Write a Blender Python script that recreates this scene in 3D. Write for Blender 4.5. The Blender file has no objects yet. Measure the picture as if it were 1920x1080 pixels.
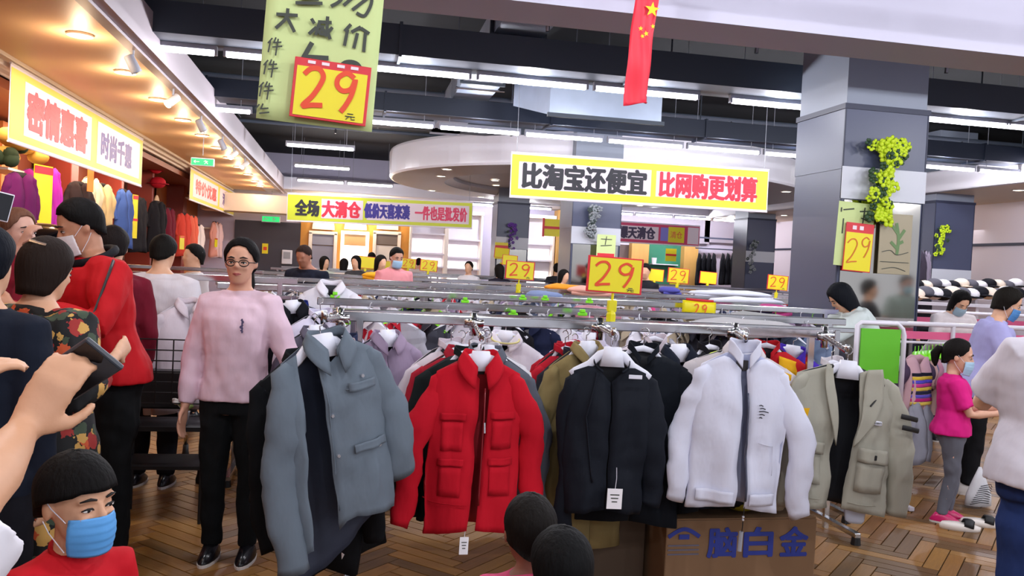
import bpy, bmesh, math, random
from mathutils import Vector, Matrix, noise
random.seed(7)
SC = bpy.context.scene
COL = SC.collection
V = Vector
PI = math.pi
# ------------------------------------------------------------------ camera, world, exposure
F = 1600.0
def cam_axes():
    yv = V(((655 - 960) / F, -(485 - 540) / F, -1)).normalized()      # world depth axis seen from the camera
    r = 0.050
    s, c = math.sin(r), math.cos(r)
    k = (s * yv.x + c * yv.y) / (-yv.z)
    zv = V((s, c, k)).normalized()
    xv = yv.cross(zv)
    return Matrix((xv, yv, zv))                                       # rows: world axes in camera coordinates
RW = cam_axes()
CAMP = V((0, 0, 1.55))
cd = bpy.data.cameras.new('camera'); cam = bpy.data.objects.new('camera', cd); COL.objects.link(cam)
cd.sensor_width = 36; cd.lens = F * 36 / 1920; cd.clip_start = 0.05; cd.clip_end = 200
cam.matrix_world = Matrix.Translation(CAMP) @ RW.to_4x4()
SC.camera = cam
SC.view_settings.view_transform = 'Standard'; SC.view_settings.look = 'None'
SC.view_settings.gamma = 1; SC.view_settings.use_curve_mapping = False
SC.view_settings.exposure = 0.28
wd = bpy.data.worlds.new('world'); SC.world = wd; wd.use_nodes = True
wd.node_tree.nodes['Background'].inputs[0].default_value = (0.86, 0.88, 1.0, 1)
wd.node_tree.nodes['Background'].inputs[1].default_value = 0.7

def ray(px, py): return (RW @ V(((px - 960) / F, (540 - py) / F, -1))).normalized()
def at(px, py, Y): d = ray(px, py); return CAMP + d * (Y / d.y)
def atx(px, py, X): d = ray(px, py); return CAMP + d * (X / d.x)
def atz(px, py, z): d = ray(px, py); return CAMP + d * ((z - CAMP.z) / d.z)

# ------------------------------------------------------------------ materials
def lin(c):
    if isinstance(c, str):
        c = [int(c[i:i + 2], 16) / 255 for i in (0, 2, 4)]
    return tuple((x / 12.92 if x <= .04045 else ((x + .055) / 1.055) ** 2.4) for x in c) + (1,)
MATS = {}
def mat(name, color='888888', rough=.6, metal=0., emit=0., bump=0., bscale=30., var=0., obj=False, sheen=0., stretch=(1, 1, 1), alpha=None):
    if name in MATS: return MATS[name]
    m = bpy.data.materials.new(name); m.use_nodes = True; MATS[name] = m
    nt = m.node_tree; n = nt.nodes; b = n['Principled BSDF']
    b.inputs['Roughness'].default_value = rough; b.inputs['Metallic'].default_value = metal
    col = lin(color); b.inputs['Base Color'].default_value = col
    src = None
    if obj:
        oi = n.new('ShaderNodeObjectInfo'); src = oi.outputs['Color']
    if var or bump:
        tc = n.new('ShaderNodeTexCoord'); mp = n.new('ShaderNodeMapping'); mp.inputs['Scale'].default_value = stretch
        nt.links.new(tc.outputs['Object'], mp.inputs['Vector'])
        no = n.new('ShaderNodeTexNoise'); no.inputs['Scale'].default_value = bscale; no.inputs['Detail'].default_value = 4
        nt.links.new(mp.outputs['Vector'], no.inputs['Vector'])
        if var:
            mx = n.new('ShaderNodeMixRGB'); mx.blend_type = 'MULTIPLY'; mx.inputs['Fac'].default_value = 1
            mr = n.new('ShaderNodeMapRange'); mr.inputs['To Min'].default_value = 1 - var; mr.inputs['To Max'].default_value = 1 + var * .5
            nt.links.new(no.outputs['Fac'], mr.inputs['Value'])
            if src is not None: nt.links.new(src, mx.inputs['Color1'])
            else: mx.inputs['Color1'].default_value = col
            nt.links.new(mr.outputs['Result'], mx.inputs['Color2']); src = mx.outputs['Color']
        if bump:
            bp = n.new('ShaderNodeBump'); bp.inputs['Strength'].default_value = bump; bp.inputs['Distance'].default_value = .018 if bump > .8 else .01
            nt.links.new(no.outputs['Fac'], bp.inputs['Height']); nt.links.new(bp.outputs['Normal'], b.inputs['Normal'])
    if src is not None: nt.links.new(src, b.inputs['Base Color'])
    if sheen: b.inputs['Sheen Weight'].default_value = sheen
    if alpha is not None: b.inputs['Alpha'].default_value = alpha
    if emit:
        b.inputs['Emission Color'].default_value = col; b.inputs['Emission Strength'].default_value = emit
    return m
CLOTH = mat('woven_cloth', rough=.88, obj=True, bump=.81, bscale=7, var=.10, stretch=(1, 1, .4))
FINE = mat('smooth_cloth', rough=.75, obj=True, bump=.81, bscale=6, var=.06, stretch=(1, 1, .5))
PAINT = mat('plain_surface', rough=.5, obj=True)
GLOSSY = mat('glossy_surface', rough=.25, obj=True)
SKIN = mat('skin', rough=.55, obj=True, bump=.05, bscale=60, var=.06)
HAIR = mat('hair', rough=.7, obj=True, bump=.5, bscale=90, stretch=(1, 1, .15), var=.3)
CHROME = mat('chrome', 'c4c4c6', rough=.16, metal=1)
BLACKM = mat('black_plastic', '0c0d10', rough=.5)
HAIR.node_tree.nodes['Principled BSDF'].inputs['Specular IOR Level'].default_value = .12
for m_ in (CLOTH, FINE): m_.node_tree.nodes['Principled BSDF'].inputs['Specular IOR Level'].default_value = .2
WHITEP = mat('white_plastic', 'dfe0ec', rough=.4)

# ------------------------------------------------------------------ mesh helpers
class MB:
    def __init__(s): s.v = []; s.f = []; s.m = []
    def add(s, vs, fs, mi=0, M=None):
        o = len(s.v)
        s.v += [(M @ V(p)) if M else V(p) for p in vs]
        s.f += [tuple(i + o for i in f) for f in fs]; s.m += [mi] * len(fs); return s
    def box(s, c, d, mi=0, M=None, ch=0.):
        x, y, z = d[0] / 2, d[1] / 2, d[2] / 2
        if ch:
            bm = bmesh.new(); bmesh.ops.create_cube(bm, size=1)
            for v in bm.verts: v.co = V((v.co.x * d[0], v.co.y * d[1], v.co.z * d[2]))
            bmesh.ops.bevel(bm, geom=bm.edges[:], offset=ch, segments=2, affect='EDGES', profile=.5)
            vs = [v.co + V(c) for v in bm.verts]; fs = [[v.index for v in f.verts] for f in bm.faces]; bm.free()
            return s.add(vs, fs, mi, M)
        vs = [V(c) + V((a * x, b * y, e * z)) for a in (-1, 1) for b in (-1, 1) for e in (-1, 1)]
        return s.add(vs, [(0, 1, 3, 2), (4, 6, 7, 5), (0, 4, 5, 1), (2, 3, 7, 6), (0, 2, 6, 4), (1, 5, 7, 3)], mi, M)
    def tube(s, pts, rad, n=10, side=None, mi=0, M=None, cap=True, closed=False):
        pts = [V(p) for p in pts]; N = len(pts)
        if not isinstance(rad, (list,)): rad = [rad] * N
        vs = []; prev = None
        for i, p in enumerate(pts):
            if closed: t = (pts[(i + 1) % N] - pts[i - 1])
            else: t = (pts[min(i + 1, N - 1)] - pts[max(i - 1, 0)])
            t.normalize()
            sd = V(side) if side is not None else (prev if prev is not None else (V((1, 0, 0)) if abs(t.x) < .8 else V((0, 1, 0))))
            sd = sd - t * sd.dot(t)
            if sd.length < 1e-4: sd = V((0, 1, 0)) - t * t.y
            sd.normalize(); prev = sd; w = t.cross(sd)
            a, b = rad[i] if isinstance(rad[i], (tuple, list)) else (rad[i], rad[i])
            for k in range(n):
                th = 2 * PI * k / n
                vs.append(p + sd * (a * math.cos(th)) + w * (b * math.sin(th)))
        fs = []
        for i in range(N if closed else N - 1):
            j = (i + 1) % N
            for k in range(n):
                l = (k + 1) % n
                fs.append((i * n + k, i * n + l, j * n + l, j * n + k))
        if cap and not closed:
            fs.append(tuple(range(n))[::-1]); fs.append(tuple((N - 1) * n + k for k in range(n)))
        return s.add(vs, fs, mi, M)
    def ball(s, c, r, nu=12, nv=8, mi=0, M=None, R=None):
        if not isinstance(r, (tuple, list)): r = (r, r, r)
        vs = []; c = V(c)
        for j in range(1, nv):
            ph = PI * j / nv
            for i in range(nu):
                th = 2 * PI * i / nu
                q = V((r[0] * math.sin(ph) * math.cos(th), r[1] * math.sin(ph) * math.sin(th), r[2] * math.cos(ph)))
                vs.append(c + (R @ q if R else q))
        top = len(vs); q = V((0, 0, r[2])); vs.append(c + (R @ q if R else q)); vs.append(c - (R @ q if R else q))
        fs = []
        for j in range(nv - 2):
            for i in range(nu):
                k = (i + 1) % nu
                fs.append((j * nu + i, (j + 1) * nu + i, (j + 1) * nu + k, j * nu + k))
        for i in range(nu):
            k = (i + 1) % nu
            fs.append((top, i, k)); fs.append((top + 1, (nv - 2) * nu + k, (nv - 2) * nu + i))
        return s.add(vs, fs, mi, M)
    def grid(s, fn, nu, nv, mi=0, closed=False, M=None):
        vs = [fn(i / (nu if closed else nu - 1), j / (nv - 1)) for j in range(nv) for i in range(nu)]
        fs = []
        for j in range(nv - 1):
            for i in range(nu if closed else nu - 1):
                k = (i + 1) % nu
                fs.append((j * nu + i, j * nu + k, (j + 1) * nu + k, (j + 1) * nu + i))
        return s.add(vs, fs, mi, M)
    def loft(s, rings, n=16, mi=0, M=None, pw=1.):
        """rings: (center, rx, ry) horizontal ellipses, closed at both ends; center may carry its own matrix as 4th item"""
        vs = []
        for r in rings:
            c = V(r[0]); R = r[3] if len(r) > 3 else None
            for k in range(n):
                th = 2 * PI * k / n
                cx, sx = math.cos(th), math.sin(th)
                q = V((r[1] * math.copysign(abs(cx) ** pw, cx), r[2] * math.copysign(abs(sx) ** pw, sx), 0))
                vs.append(c + (R @ q if R else q))
        fs = []; N = len(rings)
        for i in range(N - 1):
            for k in range(n):
                l = (k + 1) % n
                fs.append((i * n + k, i * n + l, (i + 1) * n + l, (i + 1) * n + k))
        fs.append(tuple(range(n))[::-1]); fs.append(tuple((N - 1) * n + k for k in range(n)))
        return s.add(vs, fs, mi, M)
    def mesh(s, name, mats, smooth=False):
        me = bpy.data.meshes.new(name)
        me.from_pydata([tuple(p) for p in s.v], [], s.f)
        for m in mats: me.materials.append(m)
        if len(mats) > 1: me.polygons.foreach_set('material_index', s.m)
        if smooth: me.polygons.foreach_set('use_smooth', [True] * len(me.polygons))
        me.update(); return me
    def build(s, name, mats, parent=None, smooth=False, color=None, loc=None, solid=None, remesh=None, sm=3, disp=0., dscale=.12, subsurf=0, flip=False):
        if flip: s.f = [tuple(reversed(f)) for f in s.f]
        if not isinstance(mats, (list, tuple)): mats = [mats]
        me = s.mesh(name, mats, smooth)
        o = bpy.data.objects.new(name, me); COL.objects.link(o)
        mods = False
        if remesh:
            bm = bmesh.new(); bm.from_mesh(me); bmesh.ops.recalc_face_normals(bm, faces=bm.faces); bm.to_mesh(me); bm.free()
            md = o.modifiers.new('r', 'REMESH'); md.mode = 'VOXEL'; md.voxel_size = remesh; md.use_smooth_shade = True
            md = o.modifiers.new('s', 'SMOOTH'); md.factor = .6; md.iterations = sm; mods = True
        if subsurf:
            md = o.modifiers.new('u', 'SUBSURF'); md.levels = subsurf; mods = True
        if disp:
            tx = bpy.data.textures.new('folds', 'CLOUDS'); tx.noise_scale = dscale; tx.noise_depth = 1
            md = o.modifiers.new('d', 'DISPLACE'); md.texture = tx; md.strength = disp; md.mid_level = .5; mods = True
        if solid:
            md = o.modifiers.new('t', 'SOLIDIFY'); md.thickness = solid[0]; md.offset = solid[1] if len(solid) > 1 else -1
            if len(solid) > 2: md.material_offset = solid[2]; md.material_offset_rim = 0
            mods = True
        if mods:
            dg = bpy.context.evaluated_depsgraph_get(); dg.update()
            nm = bpy.data.meshes.new_from_object(o.evaluated_get(dg)); nm.name = name
            o.modifiers.clear(); o.data = nm
            if remesh or smooth: nm.polygons.foreach_set('use_smooth', [True] * len(nm.polygons))
            bpy.data.meshes.remove(me)
        if color is not None: o.color = lin(color)
        if loc is not None: o.location = loc
        if parent is not None: o.parent = parent
        return o
def empty(name, loc=(0, 0, 0), rot=(0, 0, 0), mw=None):
    o = bpy.data.objects.new(name, None); COL.objects.link(o)
    if mw is not None: o.matrix_world = mw
    else: o.location = loc; o.rotation_euler = rot
    o.empty_display_size = .1; return o
def tag(o, label, cat, group=None, kind=None):
    if label: o['label'] = label
    if cat: o['category'] = cat
    if group: o['group'] = group
    if kind: o['kind'] = kind
    return o
def thing(name, label, cat, loc=(0, 0, 0), rot=(0, 0, 0), group=None, mw=None): return tag(empty(name, loc, rot, mw), label, cat, group)
def struct(name, mb, m, parent=None, **k):
    o = mb.build(name, m, parent, **k)
    if parent is None: o['kind'] = 'structure'
    return o
def copy_tree(o, parent=None, color=None):
    c = o.copy(); COL.objects.link(c)
    if parent is not None: c.parent = parent
    for ch in o.children: copy_tree(ch, c)
    return c
def smoothline(pts, n=6):
    out = []; P = [V((p[0], p[1], 0)) for p in pts]
    if len(P) < 3: return P
    for i in range(len(P) - 1):
        a, b, c, d = P[max(i - 1, 0)], P[i], P[i + 1], P[min(i + 2, len(P) - 1)]
        for k in range(n):
            t = k / n
            out.append(.5 * ((2 * b) + (c - a) * t + (2 * a - 5 * b + 4 * c - d) * t * t + (3 * b - a - 3 * c + d) * t ** 3))
    out.append(P[-1]); return out
def strokes(lines, w, M=None, mb=None, y=0., curve=True, mi=0, th=.0015):
    """brush strokes in the XZ plane facing -Y: thin solid ribbons"""
    mb = mb or MB()
    for n_, ln in enumerate(lines):
        P = smoothline(ln) if curve else [V((p[0], p[1], 0)) for p in ln]
        vs = []
        for i, p in enumerate(P):
            t = P[min(i + 1, len(P) - 1)] - P[max(i - 1, 0)]
            t = t.normalized() if t.length else V((1, 0, 0)); q = V((-t.y, t.x, 0)) * w / 2
            yy = y - n_ * .0001 - i * .00005
            for e in (p + q, p - q):
                vs.append((e.x, yy, e.y)); vs.append((e.x, yy - th, e.y))
        fs = []
        for i in range(len(P) - 1):
            a, b = i * 4, i * 4 + 4
            fs += [(a + 1, b + 1, b + 3, a + 3), (a, a + 2, b + 2, b), (a, b, b + 1, a + 1), (a + 2, a + 3, b + 3, b + 2)]
        mb.add(vs, fs, mi, M)
    return mb
GLY = {}
def text(body, parent, m, x, z, w, h, y=-.006, bold=.0, name='lettering', color=None, label=None):
    """printed characters fitted into a box w x h centred on (x, z) in the parent's XZ plane"""
    c = bpy.data.curves.new('glyphs', 'FONT'); c.body = body; c.extrude = .002; c.resolution_u = 3
    o = bpy.data.objects.new('glyphs', c); COL.objects.link(o)
    dg = bpy.context.evaluated_depsgraph_get(); dg.update()
    me = bpy.data.meshes.new_from_object(o.evaluated_get(dg)); bpy.data.objects.remove(o); bpy.data.curves.remove(c)
    xs = [v.co.x for v in me.vertices]; ys = [v.co.y for v in me.vertices]
    x0, x1, y0, y1 = min(xs), max(xs), min(ys), max(ys)
    sx, sy = (w - 2 * bold) / (x1 - x0), (h - 2 * bold) / (y1 - y0)
    base = [((v.co.x - (x0 + x1) / 2) * sx, (v.co.z), (v.co.y - (y0 + y1) / 2) * sy) for v in me.vertices]
    fs = [tuple(p.vertices) for p in me.polygons]; bpy.data.meshes.remove(me)
    mb = MB(); k = 0
    offs = [(0, 0)] + ([(bold * math.cos(a), bold * math.sin(a) * .8) for a in [i * PI / 3 for i in range(6)]] if bold else [])
    for dx, dz in offs:
        mb.add([(x + p[0] + dx, y - p[1] * .4 - k * .0002, z + p[2] + dz) for p in base], fs); k += 1
    o = mb.build(name, m, parent, color=color)
    if label: o['label'] = label
    return o

# ------------------------------------------------------------------ the room
ZS = 3.40      # underside of soffits
ZT = 3.50      # tube lights
ZC = 4.60      # black ceiling
XL, XR, YB, YF = -4.6, 15.5, 26.6, -7.0
WOODM = []
for i, (c) in enumerate(('8a602c', '7a5026', '9a6e34', '6a4a24', '94662e')):
    WOODM.append(mat('oak_plank_%s' % ('warm', 'dark', 'honey', 'walnut', 'amber')[i], c, rough=.38, bump=.15, bscale=14, var=.35, stretch=(.6, 9, 9)))
GROUT = mat('floor_base', '3a2617', rough=.8)
mb = MB(); mb.box(((XL + XR) / 2, (YB + YF) / 2, -.06), (XR - XL, YB - YF, .1)); FLOOR = struct('floor', mb, GROUT)
# herringbone planks: each row of the zigzag is made of short planks at +-45 degrees to the aisle
PL, PW = .46, .088
plank_me = []
for m in WOODM:
    q = MB(); q.box((0, 0, .0), (PL - .006, PW - .006, .012), ch=.0015); plank_me.append(q.mesh('plank', [m]))
spots = []
ca = math.cos(PI / 4)
for i in range(6, 215):
    for j in range(-10, 26):
        u = PL * j + PW * i; w = PW * i - PL * j
        for k in (0, 1):
            if k == 0: cx, cy, an = u + PL / 2, w + PW / 2 - 0, 0
            else: cx, cy, an = u + PW / 2, w + PW + PL / 2, PI / 2
            X = (cx - cy) * ca; Y = (cx + cy) * ca
            if -4.5 < X < 15 and 1.2 < Y < 26: spots.append((X, Y, an + PI / 4))
def shown(s):
    d = V((s[0], s[1], 0)) - CAMP; c = RW.transposed() @ d
    px, py = 960 + F * c.x / -c.z, 540 - F * c.y / -c.z
    return c.z < 0 and py < 1130 and ((180 < px < 500 and s[1] < 7.2) or (560 < px < 1000 and s[1] < 5.8) or (1500 < px < 1900 and s[1] < 5.8))
near = sorted([s for s in spots if shown(s)], key=lambda s: (s[0] ** 2 + s[1] ** 2))[:300]
ns = set(near)
for s in near:
    o = bpy.data.objects.new('plank', random.choice(plank_me)); COL.objects.link(o); o.location = (s[0], s[1], -.004); o.rotation_euler = (0, 0, s[2]); o.parent = FLOOR
rest = MB()
for s in spots:
    if s in ns: continue
    if s[1] > 12 and (s[0] > 4): continue
    M = Matrix.Translation((s[0], s[1], -.004)) @ Matrix.Rotation(s[2], 4, 'Z')
    rest.box((0, 0, 0), (PL - .006, PW - .006, .012), random.randrange(5), M)
o = rest.build('plank_field', WOODM, FLOOR); o['kind'] = 'stuff'

BLK = mat('ceiling_black_paint', '0a0c14', rough=.9, var=.2, bscale=2)
struct('ceiling', MB().box(((XL + XR) / 2, (YB + YF) / 2, ZC + .05), (XR - XL, YB - YF, .1)), BLK)
LAV = mat('lavender_white_paint', 'cfc8de', rough=.7)
WHT = mat('white_paint', 'e6e2ee', rough=.6)
TAUPE = mat('taupe_paint', 'b9b0ab', rough=.7)
WARM = mat('warm_soffit_paint', 'efc79b', rough=.5, var=.05, bscale=1.2)
struct('wall_back', MB().box(((XL + XR) / 2, YB, 2.2), (XR - XL, .2, 4.8)), LAV)
struct('wall_left', MB().box((XL - .1, (YB + YF) / 2, 2.2), (.2, YB - YF, 4.8)), mat('redbrown_wall', '7c3a22', rough=.6, var=.2, bscale=3))
struct('wall_right', MB().box((XR + .1, (YB + YF) / 2 + 3, 2.2), (.2, YB - YF - 6, 4.8)), LAV)
# ceiling beam across the hall
struct('ceiling_beam', MB().box(((XL + XR) / 2 + 1, 6.15, ZS + .6), (XR - XL - 2, .52, 1.2)), mat('beam_paint', 'bab8ca', rough=.6))
# left soffit: flat warm ceiling with light box edge and cornice
xa, xb = -3.55, -2.0
s = MB(); s.box(((xa + xb) / 2, 9.6, ZS + .12), (xb - xa, 33, .22)); struct('left_soffit', s, WARM)
s = MB(); s.box((xb + .05, 9.6, ZS + .17), (.12, 33, .36)); s.box((xb - .03, 9.6, ZS - .015), (.1, 33, .05)); struct('trim_1', s, mat('soffit_edge_paint', 'b9aeb4', rough=.5))
s = MB(); s.box((xa, 9.6, ZS - .02), (.10, 33, .12), ch=.02); s.box((xa + .09, 9.6, ZS + .0), (.10, 33, .06), ch=.01); s.box((xa - .07, 9.6, ZS - .02), (.08, 33, .2)); struct('trim_2', s, mat('cornice_paint', 'dccdbd', rough=.55))
s = MB(); s.box(((xa + XL) / 2 - .05, 9.6, ZS - .2), (1.0, 33, .1)); struct('trim_3', s, mat('shopfront_head_board', '8a4a2c', rough=.6))
# far end of the left soffit: light box above the dark recess
s = MB(); s.box((-2.6, 24.9, 2.95), (2.9, .8, .5), ch=.02); struct('trim_4', s, mat('cream_paint', 'e6d3bd', rough=.6))
# right soffit
a = 10.9
s = MB(); s.box(((a + XR) / 2, 15.9, ZS + .1), (XR - a, 21.5, .24)); struct('right_soffit', s, mat('warm_wood_soffit', 'ecd2b2', rough=.5, var=.06, bscale=2, stretch=(1, .2, 1)))
s = MB(); s.box((a - .04, 15.9, ZS + .16), (.14, 21.5, .4), ch=.03); struct('trim_5', s, mat('white_edge', 'd9d6de', rough=.5))
# back soffit band under the ceiling along the far wall
s = MB(); s.box((4.2, 25.6, ZS + .18), (13.4, 1.8, .36), ch=.03); struct('back_soffit', s, mat('soft_white_paint', 'e0dde6', rough=.6))

# round suspended ceiling with a recessed middle
DC = V((5.55, 19.3)); DR = 4.75; ZD = 3.42
def ring_pts(prof, n=96):
    mb = MB()
    mb.grid(lambda u, v: V((DC.x + prof[round(v * (len(prof) - 1))][0] * math.cos(2 * PI * u), DC.y + prof[round(v * (len(prof) - 1))][0] * math.sin(2 * PI * u), prof[round(v * (len(prof) - 1))][1])), n, len(prof), closed=True)
    return mb
disc = empty('round_ceiling', (0, 0, 0)); disc['kind'] = 'structure'
ring_pts([(DR - .3, ZD + .62), (DR, ZD + .6), (DR + .02, ZD + .55), (DR, ZD + .04), (DR - .03, ZD), (DR - .06, ZD)]).build('fascia', mat('disc_white', 'e6e4ec', rough=.3), disc)
ring_pts([(DR - .06, ZD), (3.5, ZD), (3.5, ZD + .02), (3.3, ZD + .10), (3.3, ZD + .18)]).build('rim', mat('disc_underside', 'd8d8dc', rough=.6), disc)
ring_pts([(3.3, ZD + .18), (2.0, ZD + .19), (.01, ZD + .2)]).build('inner_panel', mat('disc_inner', 'c8c8cc', rough=.6), disc)
ring_pts([(DR - .3, ZD + .62), (2, ZD + .62), (.01, ZD + .62)]).build('top_panel', BLK, disc)

# ------------------------------------------------------------------ tube lights
TUBE = mat('lit_tube', 'f6f2ff', emit=9)
FIX = mat('tube_fitting', '9fa2ad', rough=.5)
TUBE_ME = MB().tube([(-.575, 0, 0), (-.57, 0, 0), (.57, 0, 0), (.575, 0, 0)], [.012, .028, .028, .012], n=10).mesh('tube', [TUBE], True)
q = MB(); q.box((0, 0, .05), (1.2, .06, .045)); q.box((-.59, 0, .01), (.025, .05, .06)); q.box((.59, 0, .01), (.025, .05, .06)); FIX_ME = q.mesh('fitting', [FIX])
LD = bpy.data.lights.new('tube_glow', 'POINT'); LD.shadow_soft_size = .03; LD.energy = 55; LD.color = (.93, .94, 1.0)
q = MB()
for sx in (-.45, .45): q.tube([(sx, 0, .07), (sx, 0, 1.12)], .005, n=5)
ROD_ME = q.mesh('suspension_wire', [FIX])
def tube_light(x, y, z, lab, grp, lit=True):
    t = thing('tube_light', lab, 'light', (x, y, z), group=grp)
    for n, me in (('tube', TUBE_ME), ('fitting', FIX_ME)) + ((('suspension_wire', ROD_ME),) if y < 24 else ()):
        o = bpy.data.objects.new(n, me); COL.objects.link(o); o.parent = t
    if lit:
        l = bpy.data.objects.new('tube_glow', LD); COL.objects.link(l); l.parent = t; l.location = (0, 0, -.045)
rowY = [atz(900, 146, ZT).y, atz(900, 245, ZT).y, atz(600, 276, ZT).y, atz(605, 314, ZT).y, atz(640, 343, ZT).y, atz(630, 361, ZT).y]
def prow(i, pxs, lab, y=None):
    for p0 in pxs:
        z = at(p0, 0, rowY[i]); tube_light(z.x, rowY[i], ZT, lab, lab)
def px_x(px, py, Y): return at(px, py, Y).x
nm = ['nearest', 'second', 'third', 'fourth', 'fifth', 'sixth']
x1 = px_x(1213, 172, rowY[0])
for k in range(-4, 6):
    x = x1 + k * 1.262
    if 1490 < 960 + 1: pass
    if k == 3: x += .12
    if 4.05 < x < 4.75 : x += .3
    tube_light(x, rowY[0], ZT, 'lit ceiling tube in the nearest long row, number %d from the left' % (k + 5), 'nearest row of ceiling tubes')
x2 = px_x(900, 245, rowY[1])
for k in range(-3, 10):
    tube_light(x2 + k * 1.262, rowY[1], ZT - .0, 'lit ceiling tube in the second row, number %d from the left' % (k + 4), 'second row of ceiling tubes')
for i, a_, b_ in ((2, 600, 601), (3, 605, 606), (4, 603, 700), (5, 605, 790)):
    x0 = px_x(a_, 300, rowY[i]); n = 1 if i < 4 else i - 2
    for k in range(n):
        tube_light(x0 + k * 1.262, rowY[i], ZT, 'lit white ceiling tube in the %s row, left of the round ceiling' % nm[i], '%s row of ceiling tubes' % nm[i])
for k in range(6):
    x = px_x(930, 375, 24.0) + k * 1.262 + (1.3 if k > 1 else 0)
    tube_light(x, 24.95, ZS - .072, 'lit white tube below the far soffit above the back wall', 'tubes along the far soffit')
for i, px in ((2, 1748), (2, 1900)):
    tube_light(px_x(px, 345, rowY[i]), rowY[i], ZT - .05, 'lit white ceiling tube right of the big grey pillar, third row', 'third row of ceiling tubes at the right')
# the same rows go on behind and above the viewer
for y in (4.3, 1.4, -1.6, -4.6):
    for k in range(7):
        tube_light(-1.2 + k * 2.1, y, ZT, 'lit white ceiling tube nearer than the white beam, out of view', 'ceiling tubes near the viewer')

# ------------------------------------------------------------------ recessed downlights
DL = mat('lit_downlight', 'fff2dc', emit=11); DLR = mat('downlight_ring', 'efe9e2', rough=.4)
q = MB(); q.tube([(0, 0, .004), (0, 0, -.006)], .085, n=20); DISC_ME = q.mesh('lamp_disc', [DL], True)
q = MB(); q.tube([(.1 * math.cos(a), .1 * math.sin(a), 0) for a in [2 * PI * i / 20 for i in range(20)]], .014, n=6, closed=True); RING_ME = q.mesh('ring', [DLR], True)
PD = bpy.data.lights.new('downlight_glow', 'POINT'); PD.energy = 11; PD.color = (1, .74, .48); PD.shadow_soft_size = .04
def downlight(x, y, z, lab, grp, glow=False):
    t = thing('downlight', lab, 'light', (x, y, z), group=grp)
    for n, me in (('lamp_disc', DISC_ME), ('ring', RING_ME)):
        o = bpy.data.objects.new(n, me); COL.objects.link(o); o.parent = t
    if glow:
        l = bpy.data.objects.new('downlight_glow', PD); COL.objects.link(l); l.parent = t; l.location = (0, 0, -.17)
for i, (px, py) in enumerate([(150, 66), (235, 136), (297, 187), (343, 225), (379, 254), (407, 277), (429, 296), (447, 313), (465, 327), (478, 340), (488, 349)]):
    p = atz(px, py, ZS - .002)
    downlight(p.x, p.y, ZS, ('warm recessed downlight in the left soffit, ' + ('nearest of the line' if i == 0 else 'second of the line' if i == 1 else 'third of the line' if i == 2 else 'in the far part of the line')),
              None if i < 3 else 'far downlights in the left soffit', True)
for k in range(3): downlight(-2.5, rowY[0] - 4.2 - 1.75 * k, ZS, 'warm recessed downlight in the left soffit above the frame', 'downlights above the frame', True)
for i, (px, py) in enumerate([(877, 301), (764, 313), (838, 317), (827, 330), (745, 343), (930, 347), (928, 338), (810, 357), (902, 369), (745, 346), (1468, 341), (1474, 359), (1200, 385), (902, 377)]):
    p = atz(px, py, ZD - .002)
    z = ZD if (V((p.x, p.y)) - DC).length > 3.45 else ZD + .17
    p = atz(px, py, z)
    if (V((p.x, p.y)) - DC).length < DR - .1: downlight(p.x, p.y, z, 'round white downlight set into the underside of the round ceiling', 'downlights in the round ceiling')
for i, (px, py) in enumerate([(1808, 368), (1722, 376), (1470, 404), (1380, 412), (1300, 408), (1910, 357)]):
    p = atz(px, py, ZS - .03)
    if p.x > 11 or p.y > 24.7: downlight(p.x, min(p.y, 26.2), ZS - .022, 'white downlight in the warm soffit at the far right', 'downlights in the right soffit', i < 2)
# track spots on the left soffit edge
for i, (px, py, kind) in enumerate([(250, 88, 0), (325, 162, 1), (378, 203, 0), (418, 242, 0), (438, 279, 1), (459, 301, 1)]):
    p = atz(px, py, ZS - .16)
    t = thing('track_spotlight', ['grey unlit spotlight under the edge of the left soffit', 'lit white spotlight aimed down under the left soffit edge'][kind] + (', nearest' if i < 2 else ''), 'light', (-2.03, p.y * (-2.03 / p.x), ZS - .03), group=None if i < 2 else ['unlit track spotlights', 'lit track spotlights'][kind])
    MB().tube([(0, 0, .0), (0, 0, -.08)], .012).build('stem', FIX, t)
    d = V((-.5, -.5, -.6)).normalized() if kind else V((.3, .2, -.6)).normalized(); c = V((0, 0, -.14))
    MB().tube([c - d * .09, c - d * .08, c + d * .06, c + d * .08], [.03, .045, .05, .052], n=14).build('lamp_head', FIX if not kind else DLR, t, smooth=True)
    if kind: MB().tube([c + d * .075, c + d * .09], .045, n=14).build('lens', DL, t)
DUCT = mat('galvanised_duct', 'b4c0d4', rough=.35, metal=.35, var=.15, bscale=4)
DUCTD = mat('painted_duct', '1e2636', rough=.45, metal=.2)
DUCTG = mat('grey_board_duct', '39414c', rough=.6)
# silver duct running away from the viewer
pa = at(985, 60, 6.6); zd = 3.95
t = thing('air_duct', 'silver square duct running along the black ceiling above the tubes', 'duct')
x = atz(860, 215, zd).x
t.location = (x, 9, zd + .15)
MB().box((0, 1, 0), (.52, 12, .3)).build('duct_body', DUCT, t)
for k in (-2.6, -.2, 2.2, 4.6): MB().box((0, k, 0), (.6, .04, .36)).build('flange', DUCTG, t)
for k in (-2.4, 2.4): MB().tube([(-.33, k, -.2), (.33, k, -.2)], .015).build('hanger_bar', CHROME, t)
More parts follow.
